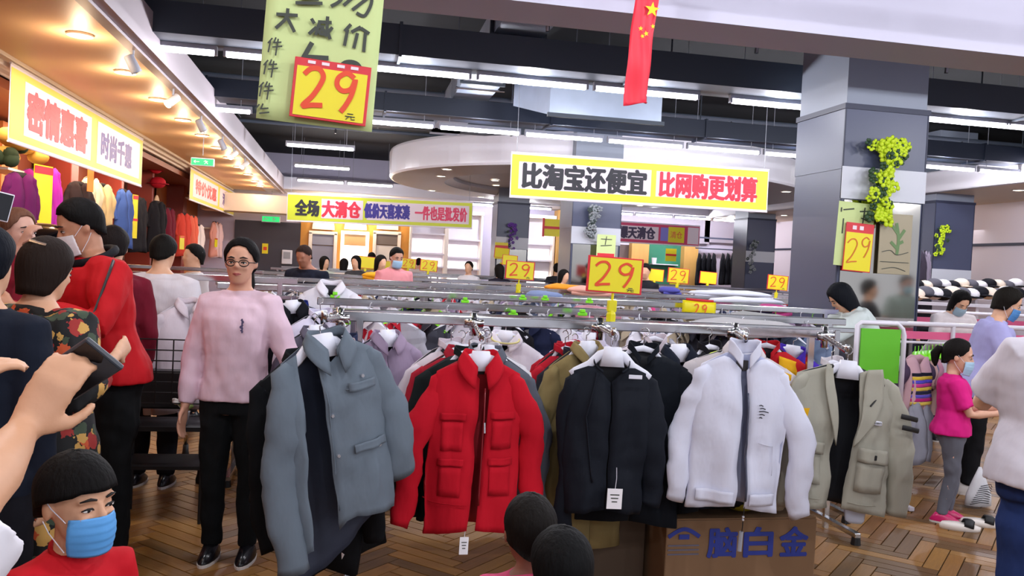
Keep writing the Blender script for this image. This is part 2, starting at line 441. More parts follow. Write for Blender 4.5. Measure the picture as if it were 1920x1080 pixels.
# ventilation box with sloping underside
p0 = at(1030, 215, 10.6); p1 = at(1240, 222, 10.6)
t = thing('ventilation_box', 'silver ventilation box hanging below the black ceiling behind the red flag', 'ventilation box', ((p0.x + p1.x) / 2, 11.0, p0.z + .4))
w = (p1.x - p0.x) / 2
q = MB(); q.add([(-w - .25, .8, -.1), (w, .8, -.1), (w, -.4, -.4 + .0), (-w, -.4, -.4), (-w - .25, .8, .35), (w, .8, .35), (w, -.4, .35), (-w, -.4, .35)],
                [(0, 1, 2, 3), (4, 7, 6, 5), (3, 2, 6, 7), (0, 3, 7, 4), (1, 5, 6, 2), (0, 4, 5, 1)])
q.build('duct_body', DUCT, t)
MB().box((0, -.42, -.4), (2 * w + .06, .05, .05)).build('flange', DUCTG, t)
for sx in (-w + .1, w - .1): MB().tube([(sx, .2, .3), (sx, .2, 1.2)], .012).build('rod', DUCTG, t)
# dark ducts and trays running across
for i, (y, z, d, h, m, lab) in enumerate([(7.6, 4.42, .5, .22, DUCTD, 'dark blue flat duct crossing the ceiling just behind the white beam'),
                                          (rowY[0] - .1, 3.72, .55, .3, DUCTG, 'grey board duct above the nearest row of tubes'),
                                          (rowY[1] + .1, 3.78, .5, .25, DUCTD, 'dark duct above the second row of tubes'),
                                          (15.5, 4.1, .5, .3, DUCTG, 'grey duct crossing high over the round ceiling')]):
    t = thing('cross_duct', lab, 'duct', (5.2, y, z))
    MB().box((0, 0, 0), (17.6 if i else 16, d, h)).build('duct_body', m, t)
    for k in range(-4, 5): MB().tube([(k * 1.9, 0, h / 2), (k * 1.9, 0, ZC - z)], .01).build('rod', DUCTG, t)
    for k in range(-3, 4): MB().box((k * 2.4, 0, 0), (.03, d + .04, h + .04)).build('flange', m, t)
for i, (y, z) in enumerate([(8.2, 3.98), (13.5, 4.2), (18.2, 4.25)]):
    t = thing('water_pipe', 'thin red-brown sprinkler pipe under the black ceiling, %s' % ('nearest', 'middle', 'farthest')[i], 'pipe', (4, y, z))
    MB().tube([(-8, 0, 0), (10, 0, 0)], .035).build('pipe_run', mat('pipe_paint', '4a3038' if i else '6d7788', rough=.5), t)
    for k in range(-3, 5): MB().tube([(k * 2.2, 0, 0), (k * 2.2, 0, -.12)], .02).build('sprinkler', CHROME, t)
# ------------------------------------------------------------------ pillars
GREY = mat('bluegrey_panel', '4a5069', rough=.35, var=.05, bscale=1)
GREYD = mat('dark_seam', '2c3147', rough=.5)
BAND = mat('pale_band', 'c9ccd6', rough=.35)
CAPM = mat('pillar_cap_paint', '858d9c', rough=.4)
MIRR = mat('mirror', 'b9b6ae', rough=.08, metal=1)
def pillar(px0, px1, Y, lab, mirror=True, size=None, zb=2.30):
    pa = at(px0, 540, Y); pb = at(px1, 540, Y); w = size or (pb.x - pa.x)
    t = empty('square_pillar', (pa.x + w / 2, Y + w / 2, 0)); t['kind'] = 'structure'; t['label'] = lab
    q = MB(); q.box((0, 0, zb / 2 + .0), (w - .012, w - .012, zb)); q.box((0, 0, (zb + 3.2) / 2), (w, w, 3.2 - zb)); q.build('cladding', GREY, t)
    q = MB(); q.box((0, 0, 3.9), (w - .03, w - .03, 1.36)); q.build('upper_column', CAPM, t)
    q = MB(); q.box((0, 0, 3.21), (w + .025, w + .025, .05)); q.build('top_trim', GREYD, t)
    q = MB()
    for sx in (-1, 1): q.box((sx * (w / 2 - .004), -w / 2 + .002, 1.6), (.014, .012, 3.2))
    q.build('corner_seam', GREYD, t)
    MB().box((0, -w / 2 - .003, zb - .13), (w + .006, .02, .3)).build('white_band', BAND, t)
    if mirror:
        MB().box((0, -w / 2 + .0, (zb - .28) / 2 + .3), (w - .07, .018, zb - .9)).build('mirror_panel', MIRR, t)
        MB().box((0, -w / 2 + .0, .3), (w + .02, .04, .12)).build('skirting', GREYD, t)
    return t, pa.x, pa.x + w, w
P1, px_a, px_b, PWD = pillar(1566, 1722, 7.3, 'big blue-grey square pillar right of centre', zb=at(1640, 320, 7.3).z)
P2, a2, b2, _ = pillar(1066, 1157, 14.6, 'blue-grey pillar behind the second banner centre', size=.9)
P3, a3, b3, _ = pillar(926, 986, 22, 'far blue pillar in front of the back shelves')
P4, a4, b4, _ = pillar(1745, 1852, 14.6, 'grey pillar far right with small garland', mirror=True, size=.85, zb=1.9)
P5, a5, b5, _ = pillar(1395, 1470, 22, 'far grey pillar left of the big pillar', mirror=False, size=.85)

# ------------------------------------------------------------------ printed banners, posters and price cards
YEL = mat('banner_yellow', 'd9e62a', rough=.45); YELW = mat('banner_border', 'f0eaf2', rough=.45)
YCARD = mat('card_yellow', 'f0e010', rough=.4); RCARD = mat('card_red', 'd81c2c', rough=.4)
INKB = mat('ink_black', '15131f', rough=.5); INKR = mat('ink_red', 'e8213f', rough=.5); INKV = mat('ink_violet', '3a2a9a', rough=.5)
INKO = mat('marker_orange_red', 'e8471a', rough=.5); INKG = mat('marker_dark_grey', '3a4038', rough=.6)
POST = mat('pale_green_paper', 'cfe09a', rough=.7); POLE = mat('yellow_plastic', 'e2d80c', rough=.35)
HALO = mat('print_halo', 'f3e3ea', rough=.5)
D2 = [(0, .82), (.18, .98), (.42, 1), (.56, .84), (.5, .62), (.3, .3), (.05, .03), (.3, .07), (.62, .1)]
D9 = [(.52, .9), (.3, 1), (.06, .86), (.04, .66), (.22, .54), (.46, .62), (.56, .86), (.5, .5), (.36, .2), (.22, 0)]
D5a = [(.2, 1), (.1, .62), (.12, .55), (.4, .6), (.52, .38), (.38, .1), (.05, .04)]
D5b = [(.22, .98), (.55, .96)]
def glyph(lines, x, z, w, h): return [[(x + p[0] * w, z + p[1] * h) for p in ln] for ln in lines]
def banner(lab, mw, w, h, segs, grp=None, cat='banner', name='hanging_banner', bg=None, strings=True, topz=None):
    t = thing(name, lab, cat, mw=mw, group=grp)
    MB().grid(lambda u, v: V(((u - .5) * w, .012 * math.sin(u * 9) * 0, (v - .5) * h)), 20, 4).build('cloth', YELW, t, solid=(.004, 0))
    MB().box((0, -.004, 0), (w - .05 * min(1, h), .003, h - .09 * min(1, h))).build('printed_field', bg or YEL, t)
    q = MB()
    for sz in (-1, 1): q.tube([(-w / 2, 0, sz * h / 2), (w / 2, 0, sz * h / 2)], .012, n=6)
    q.build('hem_rod', YELW, t)
    if strings:
        for sx in (-.48, .48): MB().tube([(sx * w, 0, h / 2), (sx * w, 0, ZC - mw.translation.z)], .004, n=5).build('string', FIX, t)
    for body, x, tw, th, m, bold in segs:
        if body: text(body, t, m, x, 0, tw, th, bold=bold, y=-.012)
        else: MB().box((x, -.008 - .0004 * x, 0), (tw, .003, th)).build('pale_print_ground', HALO, t)
    return t
def facing(p, yaw=0., roll=0.):   # board facing the viewer's side, rolled about its normal
    return Matrix.Translation(p) @ Matrix.Rotation(yaw, 4, 'Z') @ Matrix.Rotation(roll, 4, 'Y')
# the big banner in front of the round ceiling
A = at(957, 327, 11.2); B = at(1440, 358, 11.2); c = (A + B) / 2; w = B.x - A.x
ang = -math.atan2(B.z - A.z, B.x - A.x); h = (at(1200, 383, 11.2) - at(1200, 303, 11.2)).length
u_ = w / 485
banner('long yellow banner with bold black and red characters hanging before the round ceiling', facing(c, 0, ang), w, h * 1.02,
       [(None, -.22 * w, .50 * w, h * .62, None, 0), (None, .25 * w, .40 * w, h * .6, None, 0), ('比淘宝还便宜', -.222 * w, .475 * w, h * .62, INKB, .018), ('比网购更划算', .258 * w, .395 * w, h * .62, INKR, .015)], strings=.9)
# the far long banner
A = at(538, 388, 19.5); B = at(886, 404, 19.5); c = (A + B) / 2; w = B.x - A.x; h = 50 / F * 19.7
ang = -math.atan2(B.z - A.z, B.x - A.x)
banner('far yellow banner with black, red, violet and pink characters above the arched wall', facing(c, 0, ang), w, h,
       [(None, -.21 * w, .22 * w, h * .7, None, 0), (None, .20 * w, .56 * w, h * .68, None, 0), ('全场', -.395 * w, .13 * w, h * .62, INKB, .02), ('大清仓', -.215 * w, .21 * w, h * .64, INKR, .02), ('低价天喜来凑', .03 * w, .25 * w, h * .58, INKV, .018), ('一件也是批发价', .325 * w, .29 * w, h * .54, mat('ink_pink', 'e83a66', rough=.5), .012)], strings=.5)
# pink banner at the back centre
A = at(1152, 436, 24.2); B = at(1312, 441, 24.2); c = (A + B) / 2; w = B.x - A.x
PNK = mat('banner_pink', 'd8406e', rough=.5)
b = banner('pink banner with dark characters and two small coloured fields on the far shopfront', facing(c, 0, 0), w, .62,
           [(None, -.22 * w, .46 * w, .40, None, 0), ('爆天清仓', -.24 * w, .43 * w, .38, mat('ink_grey_violet', '4b3f5c'), .02)], bg=PNK, strings=False)
MB().box((.08 * w, -.01, .0), (.09 * w, .004, .40)).build('violet_field', mat('soft_violet', '8a86d8'), b)
MB().box((.22 * w, -.012, .0), (.19 * w, .004, .46)).build('yellow_card', YCARD, b)
text('清仓', b, INKR, .22 * w, .0, .14 * w, .2, y=-.02)
MB().box((.42 * w, -.01, 0), (.13 * w, .004, .5)).build('pale_field', HALO, b)
# two banners along the left shopfront
def side_banner(pa, pb, pc, X, lab, segs_, bg):
    A = atx(pa[0], pa[1], X); B = atx(pb[0], pb[1], X); C = atx(pc[0], pc[1], X)
    h = A.z - C.z; w = B.y - A.y
    mw = Matrix.Translation(((A + B) / 2) - V((0, 0, h / 2))) @ Matrix.Rotation(PI / 2, 4, 'Z')
    return banner(lab, mw, w, h, [(s[0], s[1] * w, s[2] * w, s[3] * h, s[4], s[5]) for s in segs_], bg=bg, strings=False)
BY2 = mat('banner_warm_yellow', 'efe05a', rough=.5)
INKRS = mat('ink_soft_red', 'e0404a', rough=.5); INKVS = mat('ink_soft_violet', '5a4a90', rough=.5)
side_banner((20, 112), (268, 264), (24, 262), -3.44, 'yellow banner with red and violet characters, nearest on the left shopfront',
            [(None, -.22, .42, .72, None, 0), (None, .25, .42, .72, None, 0), ('密情惠喜', -.23, .38, .60, INKRS, .03), ('时尚千惠', .22, .30, .5, INKVS, .02)], BY2)
side_banner((357, 320), (440, 356), (357, 382), -3.44, 'second pale yellow banner farther along the left shopfront',
            [(None, -.2, .5, .72, None, 0), (None, .27, .36, .72, None, 0), ('特价优惠', -.2, .42, .5, INKRS, .02), ('清仓', .26, .2, .5, INKVS, .02)], BY2)

def price_card(parent, w, h, M=None, header=True, dig=True, t=.012):
    """yellow card with red rim and hand-written 29"""
    q = MB(); q.box((0, 0, 0), (w, .006, h), ch=.002); q.build('card', RCARD, parent)
    q = MB(); q.box((0, -.0045, -h * (.05 if header else 0)), (w * .92, .003, h * (.82 if header else .92))); q.build('yellow_face', YCARD, parent)
    if dig:
        L = glyph([D2], -w * .36, -h * .32, w * .44, h * .66) + glyph([D9], w * .06, -h * .32, w * .44, h * .66)
        strokes(L, t, y=-.0075).build('numeral', INKO, parent)
        strokes(glyph([[(0, .5), (1, .5)], [(.2, .9), (.8, .9)], [(.4, .5), (.1, 0)], [(.6, .5), (.65, .05), (1, .1)]], w * .22, -h * .43, w * .13, h * .11), .003, y=-.008, curve=False).build('price_mark', INKG, parent)
    if header and dig:
        for k in (-.28, -.1, .1, .28): MB().box((k * w, -.0045, h * .44), (w * .1, .003, h * .05)).build('header_print', HALO, parent)
def pole_sign(px, py, w, Y, pyb, lab, yaw=0, roll=.05, land=.71, grp=None, dig=True):
    p = at(px, py, Y); b = at(px - 2, pyb, Y)
    t = thing('price_sign', lab, 'price sign', mw=facing(p, yaw, roll), group=grp)
    price_card(t, w, w * land, dig=dig, header=False)
    L = p.z - b.z
    MB().tube([(0, .01, -w * land / 2 + .03), (0, .01, -L + .05)], .007).build('pole', POLE, t)
    q = MB(); q.box((0, .01, -L + .06), (.045, .03, .06), ch=.006); q.tube([(0, .01, -L + .04), (0, .01, -L + .02), (0, .01, -L - .02), (0, .01, -L - .03)], [.015, .024, .024, .012]); q.build('clip', POLE, t)
    return t
pole_sign(1153, 516, .285, 4.02, 597, 'large yellow 29 price sign with red rim clipped to the front rail', roll=.03, land=.62)
pole_sign(975, 507, .285, 8.0, 550, 'yellow 29 price sign standing above the middle racks, left of the largest card', roll=.03, land=.62)
for i, (px, py, w, Y, pb) in enumerate([(804, 498, .34, 16.5, 515), (766, 494, .32, 18, 510), (686, 492, .36, 17, 512), (725, 497, .28, 19, 512), (941, 474, .34, 18.5, 500), (956, 488, .3, 16, 510),
                                        (1228, 516, .3, 13, 530), (1272, 517, .34, 12, 536), (1328, 521, .3, 13, 533), (1458, 530, .33, 11.5, 560), (1265, 535, .3, 20, 545)]):
    lab = ['small far yellow price sign, the widest right of the pink-shirted man', 'far yellow price sign just right of the pink-shirted man', 'far yellow price sign left of the pink-shirted man', 'tiny yellow price sign behind the pink-shirted man',
           'small yellow price sign low on the far blue pillar', 'small yellow price sign beside the far blue pillar', 'small yellow price sign before the green niche, left one', 'small yellow price sign before the green niche, middle one',
           'small yellow price sign right of the green niche', 'yellow price sign on a pole just left of the big pillar', 'tiny yellow price card far behind the middle rails'][i]
    pole_sign(px, py, w, Y, pb, lab, roll=.05, land=.66, dig=(i in (0, 1, 7, 9)))
# folded yellow price card lying curved over a rail
p = at(1307, 577, 6.55)
t = thing('bent_price_card', 'bent yellow price card with red top curling over a rail left of the pillar', 'price sign', mw=facing(p, 0, .04))
MB().grid(lambda u, v: V(((u - .5) * .29, -.03 - .05 * math.cos((u - .5) * 2.6) + .04 * (v - .5) ** 2, (v - .5) * .11)), 14, 5).build('card', YCARD, t, smooth=True, solid=(.003,))
MB().grid(lambda u, v: V(((u - .5) * .24, -.03 - .05 * math.cos((u - .5) * 2.6), .055 + .018 * v)), 14, 3).build('red_edge', RCARD, t, smooth=True, solid=(.003,))
strokes(glyph([D2], -.06, -.05, .06, .08) + glyph([D9], .01, -.05, .06, .08), .008, y=-.087).build('numeral', INKO, t)

# hand-written green poster hanging near the viewer, with a price card pinned on it
Yp = 3.4
A = at(602, -30, Yp); s_ = Yp / F / math.cos(.2) * .985
rp = .045
t = thing('hanging_poster', 'pale green hand-written poster hanging from the ceiling near the viewer', 'poster', mw=facing(at(602, 100, Yp), 0, rp))
def U(px, py):     # poster coordinates in metres from picture offsets
    dx, dy = px - 602, py - 100
    return (dx * s_ + dy * s_ * .0, -dy * s_ + dx * s_ * 0)
w, h = 205 * s_, 300 * s_
MB().grid(lambda u, v: V(((u - .5) * w, .006 * math.sin(u * 5), -130 * s_ * (1 - v) + (h - 130 * s_) * v)), 10, 10).build('paper', POST, t, smooth=True, solid=(.002,))
def Sx(lines): return [[U(*p) for p in ln] for ln in lines]
hand = [[(556, 8), (590, 6)], [(575, -20), (574, 8)], [(550, 18), (597, 12)], [(612, 15), (628, 2), (634, -16)], [(634, 10), (654, -12)], [(650, 16), (676, -10)], [(658, 20), (674, 22), (682, -10), (650, -14)], [(574, -30), (550, -14)], [(576, -30), (600, -16)],
        [(519, 43), (556, 40)], [(538, 30), (536, 48), (520, 68)], [(538, 46), (553, 70)],
        [(580, 42), (586, 50)], [(578, 70), (590, 56)], [(592, 46), (616, 44)], [(595, 46), (590, 70)], [(608, 34), (609, 56), (616, 74)], [(596, 54), (604, 54)], [(597, 60), (604, 60), (604, 66), (597, 66), (597, 60)], [(618, 52), (606, 70)],
        [(650, 42), (640, 56)], [(645, 52), (642, 82)], [(668, 44), (652, 56)], [(668, 46), (684, 54)], [(663, 56), (659, 84)], [(677, 54), (677, 88)]]
q = strokes(Sx(hand), .0125, y=-.009)
strokes(Sx([[(585, 84), (572, 114)], [(570, 112), (590, 110), (616, 108)], [(632, 132), (646, 112), (668, 112), (680, 134)]]), .018, y=-.009, mb=q)
q.build('large_hand_lettering', INKG, t)
small = []
for k in range(4):
    oy = 42 * k; ox = -4 * k
    for ln in ([(516, 86), (509, 96)], [(513, 92), (511, 112)], [(522, 84), (519, 94)], [(518, 94), (532, 91)], [(517, 102), (534, 98)], [(526, 86), (524, 116)]):
        small.append([(p[0] + ox, p[1] * (1 if k < 3 else 1) + oy * .95) for p in ln])
strokes(Sx([l for l in small if max(p[1] for p in l) < 226]), .0055, y=-.009).build('small_hand_lettering', INKG, t)
for sx in (-.45, .45): MB().tube([(sx * w, 0, h - 130 * s_), (sx * w, 0, ZC - t.matrix_world.translation.z)], .003, n=5).build('string', FIX, t)
pc = at(620, 172, Yp - .03)
t = thing('price_sign', 'yellow 29 price card pinned low on the hanging green poster', 'price sign', mw=facing(pc, 0, .06))
price_card(t, .288, .228, t=.019)

# red flag pennant
Yf = 5.3; c0 = at(1202, 96, Yf)
t = thing('flag', 'long narrow red flag with yellow stars hanging from the white beam', 'flag', mw=facing(c0, 0, .06))
sf = Yf / F * 1.0
def fl(u, v):
    z = (150 - 258 * (1 - v)) * sf * 1.02
    if v == 0: z += u * 14 * sf
    return V(((u - .5) * 46 * sf * (1 + .05 * v), .02 * math.sin(u * 6 + v * 4) + .01 * math.sin(v * 14), z))
RED = mat('flag_red', 'd81f36', rough=.6)
MB().grid(fl, 12, 24).build('cloth', RED, t, smooth=True, solid=(.003,))
def star(cx, cz, r, rot=0):
    q = MB(); vs = []
    for y in (-.036, -.032):
        for k in range(10):
            a_ = PI / 2 + rot + k * PI / 5; rr = r if k % 2 == 0 else r * .4
            vs.append((cx + rr * math.cos(a_), y, cz + rr * math.sin(a_)))
        vs.append((cx, y, cz))
    fs = [(10, k, (k + 1) % 10) for k in range(10)] + [(21, 11 + (k + 1) % 10, 11 + k) for k in range(10)] + [(k, 11 + k, 11 + (k + 1) % 10, (k + 1) % 10) for k in range(10)]
    return q.add(vs, fs)
for i, (px, py, r) in enumerate([(1212, 16, 15), (1193, 56, 5), (1217, 48, 5), (1205, 64, 5.5), (1198, 70, 4.5)]):
    star((px - 1202) * sf, -(py - 96) * sf, r * sf, .1 * i).build('star', mat('star_yellow', 'f0c810'), t)
MB().tube([(-.1, 0, 152 * sf), (.1, 0, 152 * sf)], .006).build('rod', FIX, t)
b_ = MB(); b_.tube([(0, 0, 152 * sf), (0, .5, .75)], .003, n=5); b_.build('string', FIX, t)

# ---------------------------------------------------- things on the pillars
def garland(px, py, Y, L, lab, colr, dark, n=60, top=.22, seed=1):
    p = at(px, py, Y - .03)
    t = thing('garland', lab, 'garland', p)
    rnd = random.Random(seed)
    st = [(0, 0, 0), (.03, 0, -L * .3), (-.03, 0, -L * .65), (0.0, 0, -L)]
    MB().tube([(q[0], .01, q[2]) for q in st], .006, n=5).build('stem', dark, t)
    leaf = MB(); flw = MB()
    for i in range(n):
        v = i / n
        if v < .35: cx, cz, r = rnd.gauss(.02, top * .55), -rnd.random() * L * .16, 1.
        else: cx, cz, r = rnd.gauss(.05 * math.sin(v * 6), .07 if n > 100 else .055), -L * (.12 + (v - .35) / .65 * .88), 1
        cy = -.02 - rnd.random() * .06; s = .028 + rnd.random() * .018
        a_ = rnd.random() * 6
        R = Matrix.Rotation(a_, 3, 'Y') @ Matrix.Rotation(rnd.uniform(-.6, .6), 3, 'X')
        tgt = leaf if i % 4 == 0 else flw
        for k in range(5):
            b_ = 2 * PI * k / 5
            tgt.ball((cx + math.cos(b_ + a_) * s * .75, cy - .01 * (k % 2), cz + math.sin(b_ + a_) * s * .75), (s * .62, .012, s * .5), 7, 5, R=R)
    flw.build('petals', colr, t, smooth=True)['kind'] = 'stuff'; leaf.build('leaves', dark, t, smooth=True)['kind'] = 'stuff'
    return t
garland(1664, 266, 7.26, .76, 'bright yellow-green flower garland hung down the front of the big pillar', mat('lime_petals', 'c6e022', rough=.6), mat('dark_leaf', '2c4a2a', rough=.6), 130, .16)
garland(1764, 425, 14.55, .55, 'small yellow-green garland on the far right pillar', MATS['lime_petals'], MATS['dark_leaf'], 46, .09, 2)
garland(1112, 388, 14.55, .55, 'grey-white garland on the pillar behind the far banner end', mat('grey_petals', '8d9397', rough=.7), mat('grey_leaf', '3e4a48', rough=.7), 46, .09, 3)
garland(958, 420, 21.95, .75, 'purple garland on the far blue pillar', mat('purple_petals', '6a3aa0', rough=.6), mat('grey_leaf', '3e4a48', rough=.7), 34, .12, 4)
garland(1412, 452, 21.9, .9, 'dark grey garland on the far grey pillar', mat('grey_petals', '8d9397'), mat('grey_leaf', '3e4a48'), 30, .09, 5)
Yq = 7.27
t = thing('paper_poster', 'pale yellow-green poster stuck to the big pillar behind the price card', 'poster', mw=facing(at(1602, 440, Yq - .01), 0, .04))
s7 = Yq / F * 1.06
MB().box((0, 0, 0), (78 * s7, .004, 124 * s7)).build('paper', POST, t)
strokes([[(-.14, .22), (-.03, .24)], [(-.13, .14), (-.13, .0)], [(.03, .22), (.12, .23)], [(.05, .16), (.12, .14)], [(.08, .26), (.07, .1)], [(-.16, .24), (-.16, .2)]], .012, y=-.005).build('hand_lettering', INKG, t)
t = thing('price_sign', 'tall yellow 29 price card with red top taped to the big pillar', 'price sign', mw=facing(at(1609, 464, Yq - .035), 0, .045))
w, h = 60 * s7, 94 * s7
MB().box((0, 0, 0), (w, .006, h), ch=.002).build('card', RCARD, t)
MB().box((0, -.0045, -h * .09), (w * .95, .003, h * .78)).build('yellow_face', YCARD, t)
strokes(glyph([D2], -w * .4, -h * .34, w * .6, h * .5) + glyph([D9], w * .1, -h * .2, w * .5, h * .42), .011, y=-.008).build('numeral', mat('marker_red_brown', 'd8702a'), t)
for k in (-.2, .05): MB().box((k * w, -.0045, h * .40), (w * .14, .003, h * .08)).build('header_print', HALO, t)
t = thing('painted_board_reflection', 'painted reflection of a beige board with green plant on the lower pillar front', 'board', mw=facing(at(1678, 458, Yq - .01), 0, 0))  # mirror reflection of a board behind the viewer, painted as a flat panel
MB().box((0, 0, 0), (70 * s7, .01, 118 * s7), ch=.002).build('board', mat('reflected_beige', 'a59a7e', rough=.35), t)
strokes([[(.02, -.1), (.03, .05), (.0, .2)], [(.03, .05), (.09, .14)], [(.02, .1), (-.04, .17)], [(.02, 0), (.08, .03)], [(.02, -.04), (-.05, .02)]], .03, y=-.007).build('reflected_plant', mat('soft_green', '6a8a58'), t)
strokes([[(-.14, -.08), (-.05, -.06), (.02, -.1), (.14, -.07)], [(-.15, -.17), (.15, -.17)], [(-.13, -.24), (.0, -.22), (.12, -.25)]], .006, y=-.008).build('fine_lettering', INKG, t)
t = thing('paper_poster', 'green poster with red and yellow card on the second pillar', 'poster', mw=facing(at(1136, 470, 14.4), 0, 0))
s14 = 14.4 / F
MB().box((0, 0, 0), (38 * s14, .005, 62 * s14)).build('paper', POST, t)
MB().box((0, -.006, -.12), (34 * s14, .004, 16 * s14)).build('red_card', RCARD, t)
MB().box((0, -.01, -.22), (34 * s14, .004, 12 * s14)).build('yellow_card', YCARD, t)
strokes([[(-.1, .2), (.1, .2)], [(0, .25), (-.02, .1)], [(-.1, .08), (.1, .1)]], .014, y=-.006).build('hand_lettering', INKG, t)
for (px, py, w, h, lab) in [(940, 470, .34, .42, 'tall yellow and red sale card on the far blue pillar'), (1035, 427, .52, .5, 'red edged yellow sale card hanging at the far wood column'), (1258, 478, .34, .38, 'yellow sale card with red stripe hanging in the green niche')]:
    t = thing('sale_card', lab, 'price sign', at(px, py, 21.6 if px < 1000 else 24.4))
    MB().box((0, 0, 0), (w, .01, h)).build('card', YCARD, t)
    MB().box((0, -.012, h * .25 if px < 1000 else 0), (w, .006, h * .15)).build('red_print', RCARD, t)
    if px == 1035: MB().box((-w / 2, -.012, 0), (.06, .012, h * 1.08)).build('red_edge', RCARD, t)

# ------------------------------------------------------------------ the far wall
def flat(px0, py0, px1, py1, Y, d, name, m, parent=None, kind='structure', ch=0.):
    a_ = at(px0, (py0 + py1) / 2, Y); b_ = at(px1, (py0 + py1) / 2, Y); mid = (px0 + px1) / 2
    zt = at(mid, py0, Y).z; zb = at(mid, py1, Y).z
    o = MB().box(((a_.x + b_.x) / 2, Y, (zt + zb) / 2), (b_.x - a_.x, d, zt - zb), ch=ch).build(name, m, parent)
    if parent is None and kind: o['kind'] = kind
    return o
YW = 26.4
DKW = mat('dark_grey_wall', '3a3846', rough=.5); ORW = mat('orange_wall', 'd99a45', rough=.6, var=.08, bscale=1)
PAN = mat('pink_white_board', 'f2e6dc', rough=.5); LITW = mat('lit_shelf_panel', 'fff6ef', emit=1.3)
flat(438, 415, 562, 560, YW, .12, 'wall_panel', DKW)
flat(562, 400, 790, 560, YW, .14, 'wall_panel', ORW)
t = thing('electrical_box', 'small pale box on the dark far wall', 'box', at(538, 482, YW - .12)); MB().box((0, 0, 0), (.3, .1, .42), ch=.02).build('housing', WHITEP, t); MB().box((0, -.055, .05), (.2, .01, .2)).build('cover', FIX, t)
t = thing('notice', 'small yellow notice on the dark far wall', 'notice', at(497, 466, YW - .1)); MB().box((0, 0, 0), (.17, .01, .3)).build('paper', YCARD, t); MB().box((0, -.01, 0), (.1, .005, .1)).build('print', INKO, t)
for i, (c0, lit) in enumerate([(606, 0), (666, 1), (726, 0)]):
    a_ = at(c0, 440, YW - .15)
    fr = thing('arched_doorway', ['cream arched doorway with grey curtain, leftmost of three', 'brightly lit white arched doorway in the middle of the orange wall', 'cream arched doorway with dark transom, rightmost of three'][i], 'doorway', (a_.x, YW - .15, 0))
    m = LITW if lit else PAN; zt = at(c0, 437, YW).z
    q = MB()
    for sx in (-1, 1): q.box((sx * .37, 0, zt / 2), (.1, .1, zt), ch=.01)
    q.box((0, 0, zt), (.84, .1, .1), ch=.01); q.build('door_frame', m, fr)
    q = MB(); n = 14; vs = []
    for y in (-.04, .04):
        vs += [(.33 * math.cos(PI * k / n), y, zt + .1 + .52 * math.sin(PI * k / n)) for k in range(n + 1)]
    q.add(vs, [tuple(range(n + 1)), tuple(range(2 * n + 1, n, -1))] + [(k, k + n + 1, k + n + 2, k + 1) for k in range(n)] + [(0, n, 2 * n + 1, n + 1)]); q.build('arch_panel', m, fr)
    MB().box((0, .02, zt - .2), (.62, .06, .32)).build('transom', [mat('curtain_grey', '8a8a9e'), mat('tan_panel', 'c8a070'), mat('grey_brown_panel', '6e625e')][i], fr)
    if i == 1:
        MB().box((0, .03, (zt - .38) / 2), (.62, .05, zt - .38)).build('lit_panel', LITW, fr)
    else: MB().box((0, .03, (zt - .38) / 2), (.62, .04, zt - .38)).build('door_leaf', [MATS['curtain_grey'], mat('pale_leaf', 'd8d0cc')][i // 2], fr)
    l = bpy.data.lights.new('arch_lamp', 'POINT'); l.energy = 60 if lit else 14; l.color = (1, .85, .6); l.shadow_soft_size = .1
    lo = bpy.data.objects.new('arch_lamp', l); COL.objects.link(lo); lo.parent = fr; lo.location = (0, -.4, zt + .6)
# shelving bays with lit back panels
def bay(px0, px1, pyt, shelves, lab, lettering=None):
    a_ = at(px0, 440, YW - .5); b_ = at(px1, 440, YW - .5); zt = at((px0 + px1) / 2, pyt, YW - .5).z; w = b_.x - a_.x
    t = thing('wall_shelving', lab, 'shelving', ((a_.x + b_.x) / 2, YW - .3, 0))
    MB().box((0, .16, zt / 2), (w, .04, zt)).build('back_panel', WHT, t)
    for sx in (-1, 1): MB().box((sx * (w / 2 - .03), 0, zt / 2), (.06, .4, zt), ch=.005).build('side_panel', PAN, t)
    zs = [at((px0 + px1) / 2, s_, YW - .5).z for s_ in shelves]
    for z in zs: MB().box((0, 0, z), (w - .1, .38, .04)).build('shelf', WHT, t)
    MB().box((0, -.06, zt - .04), (w, .5, .1)).build('header', PAN, t)
    for z0, z1 in zip([zs[0]] + zs[1:], zs[1:] + [.3]):
        MB().box((0, .12, (z0 + z1) / 2 - .05), (w - .2, .02, (z0 - z1) * .62)).build('light_panel', LITW, t)
    if lettering: strokes([[(-.3, zs[0] + .4), (-.2, zs[0] + .5), (-.1, zs[0] + .4)], [(0, zs[0] + .38), (0, zs[0] + .52), (.1, zs[0] + .4), (.1, zs[0] + .52)], [(.18, zs[0] + .5), (.3, zs[0] + .45), (.2, zs[0] + .38)]], .06, y=-.1).build('gold_lettering', mat('gold_letters', 'a8884a', metal=.5, rough=.4), t)
    return t
bay(769, 838, 395, [438, 476, 500], 'white lit wall shelving with small gold sign, right of the arches', True)
bay(838, 905, 397, [450, 484, 505], 'white lit wall shelving bay directly left of the far blue pillar')
bay(985, 1041, 404, [458, 489], 'white lit wall shelving bay between far blue pillar and wooden column')
flat(1040, 395, 1065, 530, YW - .4, .5, 'wood_column', mat('honey_wood', 'c99a55', rough=.5, var=.15, bscale=3, stretch=(4, 4, .5)))
flat(1062, 395, 1330, 450, YW, .14, 'wall_panel', mat('mauve_wall', 'a79fae', rough=.6))
flat(1320, 405, 1400, 456, YW, .14, 'wall_panel', MATS['mauve_wall'])
flat(1212, 455, 1278, 560, YW - .1, .1, 'wall_panel', mat('green_niche', '2e7a5e', rough=.5))
